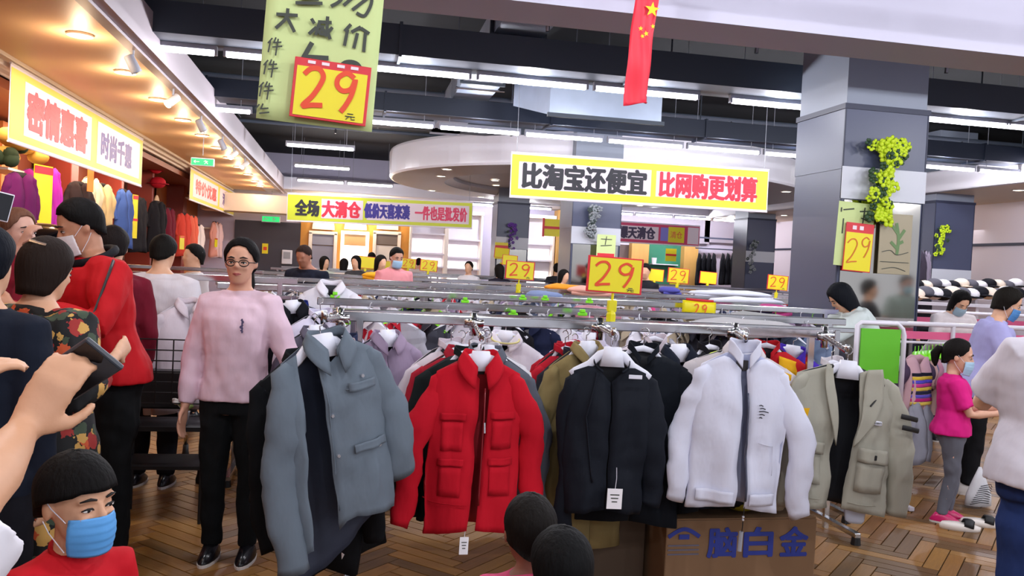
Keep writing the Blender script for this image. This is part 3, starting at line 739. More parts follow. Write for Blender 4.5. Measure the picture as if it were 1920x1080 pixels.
for i, (a_, b_) in enumerate([(1180, 1212), (1278, 1304), (1380, 1396)]): flat(a_, 452, b_, 560, YW - .3, .3, 'wood_column', MATS['honey_wood'])
t = thing('niche_shelf', 'white glass shelf with small white cup in the green niche', 'shelf', at(1247, 496, YW - .4)); MB().box((0, .1, 0), (.85, .3, .03)).build('shelf', WHT, t); MB().tube([(-.36, .05, .02), (-.36, .05, .2)], [.07, .09]).build('cup', WHITEP, t)
flat(1062, 456, 1180, 560, YW, .1, 'wall_panel', mat('shop_dim_back', '6c5a58', rough=.7))
t = thing('stock_shelf', 'far shelf unit with blue top and coloured goods between column and pillar', 'shelving', at(1090, 490, 24)); MB().box((0, 0, .2), (1.0, .3, .1)).build('blue_header', mat('strong_blue', '2848b0'), t)
for k in range(3): MB().box((0, 0, .02 - .28 * k), (1.0, .3, .03)).build('shelf', FIX, t)
for sx in (-.5, .5): MB().box((sx, 0, -.6), (.04, .3, 1.6)).build('side_panel', FIX, t)
for k in range(10):
    o = MB().box(((k % 5) * .18 - .36, -.05, .1 - .28 * (k // 5)), (.14, .14, .1 + .02 * (k % 3)), ch=.01).build('goods_carton', PAINT, t, color=['e0903a', 'c85a50', '7a8a60', 'd8c04a', '5a6a90'][(k * 3) % 5])
t = thing('round_lamp', 'round white glowing globe lamp beside the wooden column', 'lamp', at(1068, 462, 23.6)); MB().ball((0, 0, 0), .13, 16, 10).build('globe', mat('lit_globe', 'fff8f0', emit=4), t, smooth=True); MB().tube([(0, 0, .12), (0, 0, 1.9)], .01).build('cord', FIX, t)
# right-hand wall: pale panels with dark joint line, behind the pillars
s = MB(); y0 = 14.7
s.box((13.3, 20.5, 1.7), (.12, 11.9, 3.4)); struct('wall_right_inner', s, mat('pinkish_white_panel', 'd8cdd8', rough=.45)); s = MB(); s.box((13.22, 20.5, 2.52), (.06, 11.9, .05)); struct('trim_6', s, GREYD)
s = MB(); s.box((13.22, 14.3, 1.7), (.2, .5, 3.4)); struct('trim_7', s, GREY)
l = bpy.data.lights.new('wall_wash', 'AREA'); l.size = 3; l.energy = 60; lo = bpy.data.objects.new('wall_wash', l); COL.objects.link(lo); lo.location = (12.4, 17.5, 3.3); lo.rotation_euler = (0, .5, 0)
# exit signs
GRN = mat('exit_green_lit', '22b060', emit=1.4)
for px, py, Y, w, lab in [(508, 411, 25.5, .52, 'green lit exit sign under the far end of the left soffit'), (380, 304, 13.6, .34, 'green lit exit sign hanging below the left soffit')]:
    p = at(px, py, Y); t = thing('exit_sign', lab, 'exit sign', p)
    MB().box((0, 0, 0), (w, .05, w * .36), ch=.01).build('housing', WHITEP, t); MB().box((0, -.03, 0), (w * .92, .01, w * .28)).build('lit_face', GRN, t)
    strokes([[(-.36 * w, 0), (-.12 * w, 0)], [(-.28 * w, .06 * w), (-.36 * w, 0), (-.28 * w, -.06 * w)], [(.12 * w, .08 * w), (.16 * w, .0), (.10 * w, -.09 * w)], [(.16 * w, 0), (.24 * w, -.08 * w)], [(.06 * w, .02 * w), (.14 * w, .05 * w), (.24 * w, .02 * w)]], .03 * w, y=-.037, curve=False).build('pictogram', WHITEP, t)
    MB().tube([(0, 0, .1), (0, 0, ZS - p.z)], .006).build('rod', FIX, t)
# ------------------------------------------------------------------ garments
def sg(x, p): return math.copysign(abs(x) ** p, x)
def ss(t): t = max(0., min(1., t)); return t * t * (3 - 2 * t)
class G:   # one garment's shape, hook at the origin, front towards -Y
    def __init__(s, W=.22, L=.66, D=.075, gap=(.01, .01, .01, .01), hem=None, seed=1, flare=1.0, slope=.34, neck=-.10, skew=0.):
        s.W, s.L, s.D, s.gap, s.hem, s.seed, s.flare, s.slope, s.neck, s.skew = W, L, D, gap, hem, seed, flare, slope, neck, skew
    def w(s, t): return s.W * (.90 + .10 * ss(t * 6) + (s.flare - 1) * t)
    def ztop(s, x, c): return s.neck - s.slope * max(0, abs(x) - .055) - (max(0, c) * .07 * max(0, 1 - abs(x) / .09)) - .012 * max(0, 1 - abs(x) / .06)
    def surf(s, u, t):
        g0, g1, g2, g3 = s.gap          # right gap top, right gap bottom, left gap top, left gap bottom
        w = s.w(t)
        gr = g0 + (g1 - g0) * t; gl = g2 + (g3 - g2) * t
        a0 = math.asin(min(.98, max(-.9, sg(gr / w, 1 / .85)))); a1 = 2 * PI + math.asin(min(.9, max(-.98, -sg(gl / w, 1 / .85))))
        th = a0 + (a1 - a0) * u
        x = w * sg(math.sin(th), .85); c = math.cos(th)
        d = s.D * (.30 + .70 * ss(t * 3.2))
        L = s.L * (s.hem(x / w, c) if s.hem else 1.)
        zt = s.ztop(x, c); z = zt + (s.neck - .05 - L - .03 * abs(x) / w - zt) * t
        f = ss(t * 2)
        q = V((x * 7 + s.seed * 3.1, c * 1.5, t * 1.6)); n1 = noise.noise(q); n2 = noise.noise(V((x * 16, s.seed + c, t * 4)))
        n3 = noise.noise(V((x * 34 + t * 3, s.seed * 5 + c, t * 3))); n4 = noise.noise(V((x * 9 + t * 14, t * 17 - x * 8, s.seed)))
        y = -d * c * (1 + .1 * n2) - (.024 * n1 + .012 * n2 + .007 * n3) * f - .005 * n4
        x += .010 * n2 * f + s.skew * t
        return V((x, y, z))
    def front(s, x, z, off=.006):      # point on the front panel at (x, z)
        best = None
        for k in range(8, 0, -1): pass
        side = x > 0; lo, hi = (0., .42) if side else (.58, 1.)
        t = .3
        for _ in range(5):
            # bisection on u for x at this t, then t for z
            a_, b_ = lo, hi
            for _k in range(14):
                m_ = (a_ + b_) / 2
                if s.surf(m_, t).x < x: 
                    a_ = m_
                else: b_ = m_
            u = (a_ + b_) / 2; p = s.surf(u, t); L = s.L * (s.hem(p.x / s.w(t), 1) if s.hem else 1.)
            t = max(.0, min(1., t + (p.z - z) / L))
        p = s.surf(u, t); return V((x, p.y - off, z))
    def shell(s, nu=44, nv=24):
        mb = MB(); mb.grid(lambda u, v: s.surf(u, v), nu, nv); return mb
    def patch(s, x0, x1, z0, z1, off=.008, skewz=0., nu=7, nv=5):
        mb = MB(); mb.grid(lambda u, v: s.front(x0 + (x1 - x0) * u, z0 + (z1 - z0) * v + skewz * u, off), nu, nv); return mb
def sleeve(mb, g, sx, Ls=.56, out=.07, fwd=0., r0=.085, r1=.055, bend=.0, n=16, mi=0, seed=1, cuff=.0):
    sh = V((sx * (g.W * .86), 0, g.ztop(g.W * .86, 0) - .045))
    pts = []; rad = []
    N = 22
    for i in range(N + 1):
        t = i / N
        p = sh + V((sx * (out * (.55 * ss(t * 2.2) + .45 * t) + .007 * math.sin(t * 9 + seed)), fwd * t + .012 * math.sin(t * 7 + seed * 2) - bend * ss((t - .45) * 2), -Ls * t))
        w_ = (.004 * math.sin(t * 23 + seed * 1.7) + .004 * noise.noise(V((t * 16, seed, sx)))) * ss(t * 3)
        a_ = .88 * ((r0 * (.62 + .38 * ss(t * 4))) * (1 - t) + r1 * t)
        pts.append(p); rad.append((a_ + w_, a_ * .62 - w_ * .5))
    if cuff: rad[-1] = (rad[-1][0] * .9, rad[-1][1] * .9); rad[-2] = rad[-1]
    pts.append(pts[-1] + V((0, 0, .012))); rad.append((rad[-1][0] * .86, rad[-1][1] * .8))
    pts.append(pts[-1] + V((0, 0, .05))); rad.append((rad[-1][0] * .9, rad[-1][1] * .85))
    pts = [pts[0] + V((-sx * .03, 0, .035))] + pts; rad = [(rad[0][0] * .55, rad[0][1] * .5)] + rad
    mb.tube(pts, rad, n=n, side=(1, 0, 0), mi=mi)
    return pts[-4]
def collar(mb, g, kind='shirt', h=.04, spread=.03, mi=0):
    def fn(u, v):
        a_ = -PI * .93 + 2 * PI * .93 * u        # from front right round the back to front left (0 = back)
        x = .066 * math.sin(a_); c = math.cos(a_)
        y = .036 * c - .004; z = g.ztop(x, -c) + .004
        fr = max(0, -c)
        if kind == 'stand': return V((x * (1 - .06 * v), y * (1 - .1 * v), z + h * v))
        if v < .4: k = v / .4; return V((x * (1 + .02 * k), y, z + h * k))
        k = (v - .4) / .6
        return V((x * (1.02 + (.34 + .5 * fr) * k), y * (1 + .45 * k) - .012 * fr * k, z + h - (h * 1.15 + spread * fr) * k))
    mb.grid(fn, 28, 8, mi=mi)
HANG_ME = {}
def hanger_mesh(wide):
    if wide in HANG_ME: return HANG_ME[wide]
    q = MB(); w = .20
    pts = [(-w * .82, 0, -.178), (-w * .72, 0, -.164), (-w * .45, 0, -.132), (-.05, 0, -.092), (0, 0, -.082), (.05, 0, -.092), (w * .45, 0, -.132), (w * .72, 0, -.164), (w * .82, 0, -.178)]
    b = .022 if wide else .012
    q.tube(pts, [(b * .3, b * .8), (b * .32, b * .9), (b * .36, b * .8), (b * .6, b * .9), (b * .8, b * 1.2), (b * .6, b * .9), (b * .36, b * .8), (b * .32, b * .9), (b * .3, b * .8)], n=8, side=(0, 1, 0))
    if wide: q.add([(-.034, -.02, -.055), (.034, -.02, -.055), (.05, -.024, -.135), (-.05, -.024, -.135), (-.034, .0, -.055), (.034, .0, -.055), (.05, .0, -.135), (-.05, .0, -.135)], [(0, 3, 2, 1), (4, 5, 6, 7), (0, 1, 5, 4), (1, 2, 6, 5), (2, 3, 7, 6), (3, 0, 4, 7)])
    me1 = q.mesh('shoulder_bar', [WHITEP], True)
    q = MB(); q.tube([(0, 0, -.08), (0, 0, -.035)] + [(.018 * math.sin(a_), 0, -.012 - .018 * math.cos(a_) + .0) for a_ in [PI * .0 + k * PI / 6 for k in range(0, 9)]], .0025, n=6)
    me2 = q.mesh('hook', [CHROME], True)
    HANG_ME[wide] = (me1, me2); return HANG_ME[wide]
def hanger(M, lab, grp=None, wide=True):
    t = thing('clothes_hanger', lab, 'hanger', mw=M, group=grp)
    for n, me in zip(('shoulder_bar', 'hook'), hanger_mesh(wide)):
        o = bpy.data.objects.new(n, me); COL.objects.link(o); o.parent = t
    return t
def hookM(px, py, Y, yaw=0., roll=0., pitch=0.):
    return Matrix.Translation(at(px, py, Y)) @ Matrix.Rotation(math.radians(yaw), 4, 'Z') @ Matrix.Rotation(math.radians(roll), 4, 'Y') @ Matrix.Rotation(math.radians(pitch), 4, 'X')
LINE = {}
def lining(c):
    if c not in LINE: LINE[c] = mat('lining_cloth_%d' % (len(LINE) + 1), c, rough=.7, bump=.2, bscale=20)
    return LINE[c]
def garment(name, lab, M, g, col, lin_c='1a1c26', coll=None, sl=(None, None), cat='jacket', grp=None, hang=None, hi=True, m=None, hanglab=None):
    t = thing(name, lab, cat, mw=M, group=grp)
    k = (46, 26) if hi else (26, 12)
    m = m or CLOTH
    g.shell(*k).build('body', [m, lining(lin_c)], t, smooth=True, color=col, solid=(.005, -1, 1), flip=True, disp=.007 if hi else 0, dscale=.05)
    for i, sx in enumerate((-1, 1)):
        if sl[i] is None: continue
        mb = MB(); sleeve(mb, g, sx, n=16 if hi else 10, seed=g.seed + i, **sl[i]); mb.build('sleeve', m, t, smooth=True, color=col, disp=.018 if hi else .010, dscale=.055)
    if coll:
        mb = MB(); collar(mb, g, **coll); mb.build('collar', m, t, smooth=True, color=col, solid=(.004, -1))
    if hang: hanger(M, hanglab or 'white plastic hanger carrying the ' + lab[:52], None)
    return t
def sub(t, mb, name, m, color=None, solid=None, smooth=True, label=None):
    o = mb.build(name, m, t, smooth=smooth, color=color, solid=solid)
    if label: o['label'] = label
    return o
def stroke_on(g, pts, w=.004, off=.010, n=5):   # a raised seam line lying on the garment front
    mb = MB(); P = []
    for i in range(len(pts) - 1):
        for k in range(n):
            u = k / n; P.append((pts[i][0] + (pts[i + 1][0] - pts[i][0]) * u, pts[i][1] + (pts[i + 1][1] - pts[i][1]) * u))
    P.append(pts[-1]); mb.tube([g.front(p[0], p[1], off) for p in P], w / 2, n=6); return mb
def button(g, t, x, z, m, r=.007, off=.010):
    p = g.front(x, z, off); MB().tube([p + V((0, .003, 0)), p, p - V((0, .004, 0))], [r, r, r * .8], n=12).build('button', m, t)
SILVER = mat('silver_button', 'd8d8de', rough=.25, metal=.8)

# --- grey field jacket, nearest, tilted and twisted on its hanger
GC = '65707b'
gg = G(W=.19, L=.59, D=.075, gap=(.055, .03, .10, .16), hem=lambda x, c: .96 + (.34 * ss(.5 - c * .9) * ss(.75 - x * .6)) + (.10 * ss(-x * 2) if c > 0 else 0), seed=2, slope=.52, neck=-.075)
gg.gap = (-.055, -.05, .12, .15)
M = hookM(608, 594, 2.98, yaw=26, roll=-9)
t = garment('jacket', 'grey long jacket with dark blue lining hanging open, nearest and leftmost of the front garments', M, gg, GC, '232a3c', dict(kind='shirt', h=.035, spread=.05), (dict(Ls=.66, out=.06, r0=.085, r1=.062, fwd=-.02), dict(Ls=.44, out=.075, r0=.074, r1=.066)), m=FINE)
sub(t, stroke_on(gg, [(.02, -.25), (.14, -.26)], .006), 'pocket_seam', FINE, GC); sub(t, gg.patch(.03, .14, -.23, -.26, .012), 'pocket_flap', FINE, GC, (.004, -1))
sub(t, gg.patch(.02, .16, -.44, -.47, .012), 'pocket_flap', FINE, GC, (.004, -1)); sub(t, stroke_on(gg, [(-.045, -.20), (-.045, -.66)], .004), 'placket_seam', FINE, GC)
for x, z in ((-.03, -.17), (.09, -.215), (-.035, -.33), (-.03, -.47), (.13, -.47), (-.03, -.62)): button(gg, t, x, z, SILVER)
hanger(M @ Matrix.Translation((-.02, -.0, .0)), 'white hanger showing inside the open grey jacket')

# --- red jacket
RC = 'bc1024'
gr_ = G(W=.19, L=.625, D=.06, gap=(.035, -.012, .05, .03), seed=4, slope=.50, neck=-.085)
gr_.gap = (.045, .006, .0, .022)
M = hookM(903, 632, 3.38, yaw=4, roll=1)
t = garment('jacket', 'bright red jacket with four flap pockets hanging centre front', M, gr_, RC, 'a30d1e', dict(kind='shirt', h=.036, spread=.05), (dict(Ls=.58, out=.115, r0=.072, r1=.050, cuff=1), dict(Ls=.54, out=.10, r0=.070, r1=.05)), hang=True)
for x0, x1, z0, nm_ in ((-.155, -.055, -.30, 0), (.045, .15, -.29, 0), (-.155, -.055, -.48, 1), (.045, .15, -.475, 1)):
    sub(t, gr_.patch(x0, x1, z0, z0 - .030, .009), 'pocket_flap', CLOTH, RC, (.003, -1)); sub(t, gr_.patch(x0 + .008, x1 - .008, z0 - .035, z0 - .15, .0045), 'pocket', CLOTH, RC, (.0015, -1))
sub(t, stroke_on(gr_, [(.018, -.20), (.014, -.66)], .007, .012, 12), 'zip', mat('dark_red_zip', '7a0c18', rough=.4))
sub(t, stroke_on(gr_, [(-.19, -.655), (-.03, -.66)], .004, .01, 10), 'hem_seam', CLOTH, RC)
MB().tube([(0.015, -.085, -.33), (.017, -.09, -.37)], .004).build('zip_pull', SILVER, t)
MB().box((.0, .018, -.135), (.05, .004, .035), ch=.001).build('neck_label', BLACKM, t)
# paper tag on a string hanging from its hem
def swing_tag(M, x, y, z, L, w, h, lab, roll=0.):
    tt = thing('paper_tag', lab, 'tag', mw=M @ Matrix.Translation((x, y, z)) @ Matrix.Rotation(roll, 4, 'Y'))
    MB().tube([(0, 0, 0), (.003, 0, -L * .5), (0, 0, -L)], .0015, n=5).build('string', WHITEP, tt)
    MB().box((0, 0, -L - h / 2), (w, .002, h), ch=.0006).build('card', mat('paper_white', 'f2f0f4', rough=.6), tt)
    for k in range(3): MB().box((0, -.0016, -L - h * (.3 + .17 * k)), (w * (.6 - .12 * k), .001, h * .05)).build('print', INKG, tt)
swing_tag(M, -.03, -.06, -.69, .10, .036, .07, 'white paper tag hanging below the red jacket hem')

# --- navy blouse-like jacket under a wide white hanger
NC = '10151f'
gn = G(W=.185, L=.54, D=.06, gap=(.0, .0, .0, .0), seed=6, slope=.40, neck=-.12, flare=.86)
gn.gap = (.004, .004, .0, .0)
M = hookM(1150, 625, 3.34, yaw=-4, roll=1)
t = garment('jacket', 'dark navy round-necked jacket below a wide white hanger, right of the red jacket', M, gn, NC, '0d1119', None, (dict(Ls=.66, out=-.015, r0=.062, r1=.045, fwd=.05), dict(Ls=.50, out=.05, r0=.08, r1=.05)), hang=True, m=FINE, hanglab='wide white hanger with sloping arms above the navy jacket')
q = MB(); q.grid(lambda u, v: V((.075 * math.sin(-2.6 + 5.2 * u), .03 * math.cos(-2.6 + 5.2 * u) - .01, gn.ztop(.06, 0) + .004 - .05 * max(0, -math.cos(-2.6 + 5.2 * u)) + .012 * v)), 24, 3); sub(t, q, 'neck_binding', FINE, NC, (.003, 0))
MB().box((.085, -.075, -.165), (.055, .003, .016), ch=.001).build('white_label', WHITEP, t)
sub(t, stroke_on(gn, [(-.06, -.16), (-.10, -.34), (-.06, -.60)], .008, .008, 8), 'front_fold', FINE, NC)
swing_tag(M, .03, -.09, -.53, .085, .062, .082, 'large white paper tag on a beaded string below the navy jacket')

# --- white jacket
WC = 'd6d8e8'
gw = G(W=.195, L=.575, D=.065, gap=(.02, .01, .03, .045), seed=9, slope=.50, neck=-.06)
gw.gap = (.012, .03, .012, .005)
M = hookM(1398, 634, 3.28, yaw=-8, roll=2)
t = garment('jacket', 'white zip jacket with small black print on the chest, above the cardboard box', M, gw, WC, 'aab0cc', dict(kind='stand', h=.055), (dict(Ls=.53, out=.075, r0=.068, r1=.046, cuff=1), dict(Ls=.57, out=.13, r0=.074, r1=.056, cuff=1)), hang=False, m=FINE)
sub(t, stroke_on(gw, [(.012, -.22), (.018, -.40), (.03, -.655)], .009, .012, 10), 'zip', mat('steel_zip', '55596a', rough=.35, metal=.4))
sub(t, gw.patch(-.165, -.02, -.625, -.675, .012), 'hem_band', FINE, WC, (.004, -1)); sub(t, gw.patch(.045, .16, -.625, -.675, .012), 'hem_band', FINE, WC, (.004, -1))
sub(t, stroke_on(gw, [(.07, -.42), (.135, -.43), (.14, -.55)], .003, .009), 'pocket_seam', FINE, WC)
MB().box((.0, .012, -.115), (.05, .006, .045), ch=.002).build('neck_label', mat('charcoal_label', '34302e'), t)
q = MB()
for i, (x0, x1) in enumerate([(.058, .075), (.062, .085), (.058, .098), (.06, .082), (.06, .072)]):
    q.tube([gw.front(x0, -.265 - .012 * i, .011), gw.front((x0 + x1) / 2, -.263 - .012 * i, .011), gw.front(x1, -.267 - .012 * i, .011)], .0022, n=5)
q.build('chest_print', INKB, t)
t2 = thing('zip_cord', 'thin dark cord with silver beads hanging below the white jacket', 'cord', mw=M @ Matrix.Translation((.035, -.07, -.665)))
MB().tube([(0, 0, 0), (.0, 0, -.10), (-.004, 0, -.20)], .002, n=5).build('cord', BLACKM, t2)
for k in range(2): MB().ball((-.001, 0, -.06 - .012 * k), .006, 8, 6).build('bead', SILVER, t2)
MB().tube([(-.003, 0, -.12), (-.004, 0, -.2)], .009).build('clear_tab', mat('clear_plastic', 'b8bcc8', rough=.2, alpha=.6), t2)

# --- beige jacket, wide open over a black lining
BC = 'a7a597'
gb = G(W=.245, L=.56, D=.075, gap=(.07, .05, .09, .04), seed=12, slope=.34, neck=-.075)
gb.gap = (.055, .02, .075, .035)
M = hookM(1592, 652, 3.36, yaw=-5, roll=4)
t = garment('jacket', 'beige cargo jacket hanging wide open with black lining, rightmost of the front garments', M, gb, BC, '10131c', None, (dict(Ls=.56, out=.0, r0=.06, r1=.045, fwd=.06), dict(Ls=.54, out=.105, r0=.085, r1=.06, cuff=1)), hang=True, hanglab='white plastic hanger spreading the beige cargo jacket')
# lapels turned outwards
for sx in (-1, 1):
    q = MB()
    def lap(u, v, sx=sx):
        z = -.085 - .30 * v; x0 = sx * (.08 - (.05 if sx > 0 else .03) * v)
        p = gb.front(x0 if abs(x0) > .01 else sx * .012, z, .014); wv = (.085 if sx > 0 else .045) * math.sin(PI * min(1, .25 + v * .75)) 
        return V((p.x + sx * wv * u, p.y - .012 * u * (1 - v), z - .03 * u + .04 * u * (1 - v)))
    q.grid(lap, 7, 14); sub(t, q, 'lapel', CLOTH, BC, (.005, 0))
q = MB(); q.tube([gb.front(.085, -.235, .022), gb.front(.11, -.21, .026), gb.front(.145, -.185, .024)], .0035, n=6); q.build('lapel_zip', BLACKM, t)
for x, z in ((-.085, -.085), (.155, -.145)): button(gb, t, x, z, BLACKM, .009, .016)
for x0, x1, z0, z1 in ((.055, .19, -.41, -.47), (-.20, -.10, -.40, -.45)):
    sub(t, gb.patch(x0, x1, z1 + .004, z1 - .13, .010, -.01), 'cargo_pocket', CLOTH, BC, (.004, -1)); sub(t, gb.patch(x0 - .004, x1 + .004, z0, z1, .020, -.012), 'pocket_flap', CLOTH, BC, (.006, -1))
    p = gb.front((x0 + x1) / 2, z0 - .04, .028); MB().box(p, (.02, .006, .022), ch=.003).build('snap', BLACKM, t)
q = MB(); q.grid(lambda u, v: gb.front(.095 + .055 * u, -.292 - .018 * v - .005 * u, .012), 4, 2); sub(t, q, 'chest_label', WHITEP, None, (.002,))
q = MB()
for k in range(5): q.tube([gb.front(.104 + .009 * k, -.299, .017), gb.front(.108 + .009 * k, -.306, .017)], .0016, n=5)
q.build('label_print', INKG, t)
for k in range(2):
    z = -.265 - .047 * k; zz = z; xx = gb.W * .86 + .082 * ss((.12 + .05 * k) / .56 * 1.15 + .05) + .06
    MB().tube([(xx - .05, -.066, z), (xx - .015, -.075, z - .003), (xx + .03, -.058, z - .010), (xx + .055, -.02, z - .014)], [(.011, .003)] * 4, n=8, side=(0, 0, 1)).build('sleeve_stripe', BLACKM, t)
sub(t, stroke_on(gb, [(.04, -.655), (.18, -.665)], .004, .01), 'hem_seam', CLOTH, BC); sub(t, stroke_on(gb, [(-.2, -.65), (-.09, -.65)], .004, .01), 'hem_seam', CLOTH, BC)
t2 = thing('plastic_bag', 'clear white plastic wrap hanging below the beige jacket hem', 'bag', mw=M @ Matrix.Translation((.12, .0, -.70)))
MB().loft([((0, 0, .06), .05, .012), ((0, 0, 0), .052, .014), ((.005, 0, -.05), .045, .01), ((.01, 0, -.062), .03, .006)], 12).build('wrap', mat('wrap_plastic', 'd0d8ea', rough=.2, alpha=.75), t2, smooth=True)

# --- garments queueing behind each front one (hook pixel, depth, yaw, roll, W, L, colours)
rows = [
 (562, 622, 3.25, 30, -13, .21, .80, '0c0e12', 'long black coat hanging behind the grey jacket, spread to its left', 'coat'),
 (640, 606, 3.30, -34, 6, .22, .80, '0d0e12', 'black garment with white paper tag, hanging between grey and red jackets', 'jacket'),
 (640, 604, 3.42, -28, 6, .205, .55, 'b8a3a6', 'dusty pink jacket behind the grey jacket right shoulder', 'jacket'),
 (648, 600, 3.95, -20, 5, .20, .5, '2c3350', 'dark blue finely striped shirt behind the pink jacket', 'shirt'),
 (726, 596, 4.05, 30, 0, .19, .5, '9b8aa2', 'mauve top hanging under the front rail, left of the white one', 'shirt'),
 (846, 612, 4.0, 22, -3, .235, .66, 'cfc4cc', 'pale pinkish white jacket behind the dark red one', 'jacket'),
 (866, 622, 3.78, 18, -3, .225, .64, 'a01c2e', 'dark red jacket hanging behind the dark green-black one', 'jacket'),
 (880, 624, 3.6, 12, -2, .225, .66, '121a1b', 'green-black jacket directly behind the bright red jacket', 'jacket'),
 (915, 622, 3.62, -16, 3, .22, .62, '5b5f6a', 'slate grey jacket peeking out right of the bright red jacket', 'jacket'),
 (912, 618, 3.72, -13, 3, .215, .6, 'd4d0d6', 'off-white jacket edge between red and slate grey jackets', 'jacket'),
 (1100, 616, 3.72, 22, -2, .23, .90, '86754c', 'long khaki coat hanging between red and navy jackets', 'coat'),
 (1060, 622, 4.0, 26, -3, .205, .5, 'b41a2c', 'red jacket under the front rail left of the khaki coat', 'jacket'),
 (1066, 618, 4.15, 24, -3, .205, .52, 'a81828', 'deeper red jacket behind the red jacket left of the khaki coat', 'jacket'),
 (1078, 628, 3.9, 24, -4, .205, .6, '24242e', 'charcoal jacket between the red jackets and the khaki coat', 'jacket'),
 (950, 600, 4.5, -8, 2, .22, .55, 'd9d3dc', 'white sweatshirt with pale yellow neckline behind the front rail', 'sweatshirt'),
 (1210, 618, 3.50, -8, 3, .225, .72, '10151d', 'black hooded jacket hanging right behind the navy jacket', 'jacket'),
 (1270, 622, 3.62, 16, -3, .21, .7, '131927', 'blue-black jacket left of the white jacket, lower shoulder', 'jacket'),
 (1330, 618, 3.78, 20, -4, .22, .66, '16161c', 'black jacket with lime neck tape behind the white jacket', 'jacket'),
 (1398, 618, 3.45, -12, 4, .235, .62, 'c9c2c4', 'pale grey jacket with mustard yoke right of the white jacket', 'jacket'),
 (1440, 618, 4.1, -10, 2, .20, .5, 'b01822', 'red top hanging behind the mustard yoke jacket', 'shirt'),
 (1490, 628, 4.15, -14, 6, .2, .5, '40289a', 'violet top beside the red top under the front rail', 'shirt'),
 (1230, 606, 4.35, 4, 2, .24, .5, 'd6cdd6', 'puffy white jacket under the front rail, right of the yellow clip', 'jacket'),
 (1105, 604, 4.35, 4, 2, .20, .5, 'cfcbe0', 'white and lilac hooded top under the front rail joint', 'sweatshirt'),
 (1560, 648, 3.75, 18, -4, .22, .6, 'd2cdd2', 'white jacket behind the beige cargo jacket, left side', 'jacket'),
 (590, 590, 4.7, 30, -4, .18, .5, '5c5866', 'dim grey jacket on the rail behind the black coat', 'jacket'),
 (600, 560, 5.0, 20, -4, .21, .6, 'd0cce0', 'pale lilac-white shirt hanging right of the woman in pink', 'shirt'),
 (545, 545, 5.2, 14, -6, .21, .75, '0e1018', 'black jacket hanging just right of the woman in pink', 'jacket'),
 (556, 548, 5.45, 14, -6, .20, .6, '1c2a78', 'royal blue top behind the black jacket beside the woman in pink', 'shirt'),
 (622, 508, 5.6, 0, 0, .19, .5, 'e2e0ea', 'white padded garment lying high over the rail, right of the dark-jacketed man', 'jacket'),
]
for i, (px, py, Y, yaw, roll, W, L, colr, lab, cat) in enumerate(rows):
    g = G(W=W, L=L - .04, D=.055, gap=(.003, .003, .0, .0), seed=20 + i, slope=.46 + .05 * (i % 3), neck=-.085)
    M = hookM(px, py, Y, yaw, roll)
    s1 = dict(Ls=min(.58, L * .85), out=.07 + .01 * (i % 3), r0=.08, r1=.052)
    t = garment('coat' if cat == 'coat' else 'jacket' if cat == 'jacket' else 'shirt' if cat == 'shirt' else 'sweatshirt', lab, M, g, colr, '14161e', dict(kind='stand' if i % 2 else 'shirt', h=.03, spread=.02), (s1, dict(s1)), cat=cat, hi=False)
    if 'sleeve' and i not in (0, 28): hanger(M, 'white hanger of the ' + ' '.join(lab.split()[:9]), None, wide=i % 2 == 0)
    if 'lime neck tape' in lab: MB().tube([(-.09, -.05, -.13), (-.04, -.055, -.105), (0, -.055, -.10)], .006).build('neck_tape', mat('lime_tape', 'c8e020'), t)
    if 'yellow neckline' in lab: MB().tube([(.075 * math.cos(a_), -.03 + .04 * math.sin(a_) - .01, -.10 + .02 * math.sin(a_)) for a_ in [k * PI / 8 for k in range(16)]], .005, closed=True).build('neckline_rib', mat('pale_yellow_rib', 'd8d08a'), t)
    if 'mustard' in lab:
        sub(t, g.patch(.06, .215, -.13, -.20, .012, -.04), 'mustard_yoke', CLOTH, 'd9a31a', (.004, -1)); sub(t, g.patch(.07, .222, -.205, -.215, .014, -.04), 'black_stripe', CLOTH, '15151b', (.003, -1))
        MB().tube([(.27, -.03, -.30), (.28, -.03, -.38), (.285, -.03, -.46)], [(.05, .05), (.055, .05), (.05, .045)], n=12, side=(1, 0, 0)).build('mustard_sleeve_panel', CLOTH, t, smooth=True, color='d9a31a')
    if 'finely striped' in lab:
        for k in range(9): MB().tube([g.front(.03 + .017 * k, -.12 - .03 * k * .2, .008), g.front(.03 + .017 * k, -.45, .008)], .0015, n=4).build('pin_stripe', WHITEP, t)
    if 'paper tag' in lab: swing_tag(M, .16, -.04, -.84, .0, .035, .08, 'white paper tag below the black garment between grey and red jackets', .35)

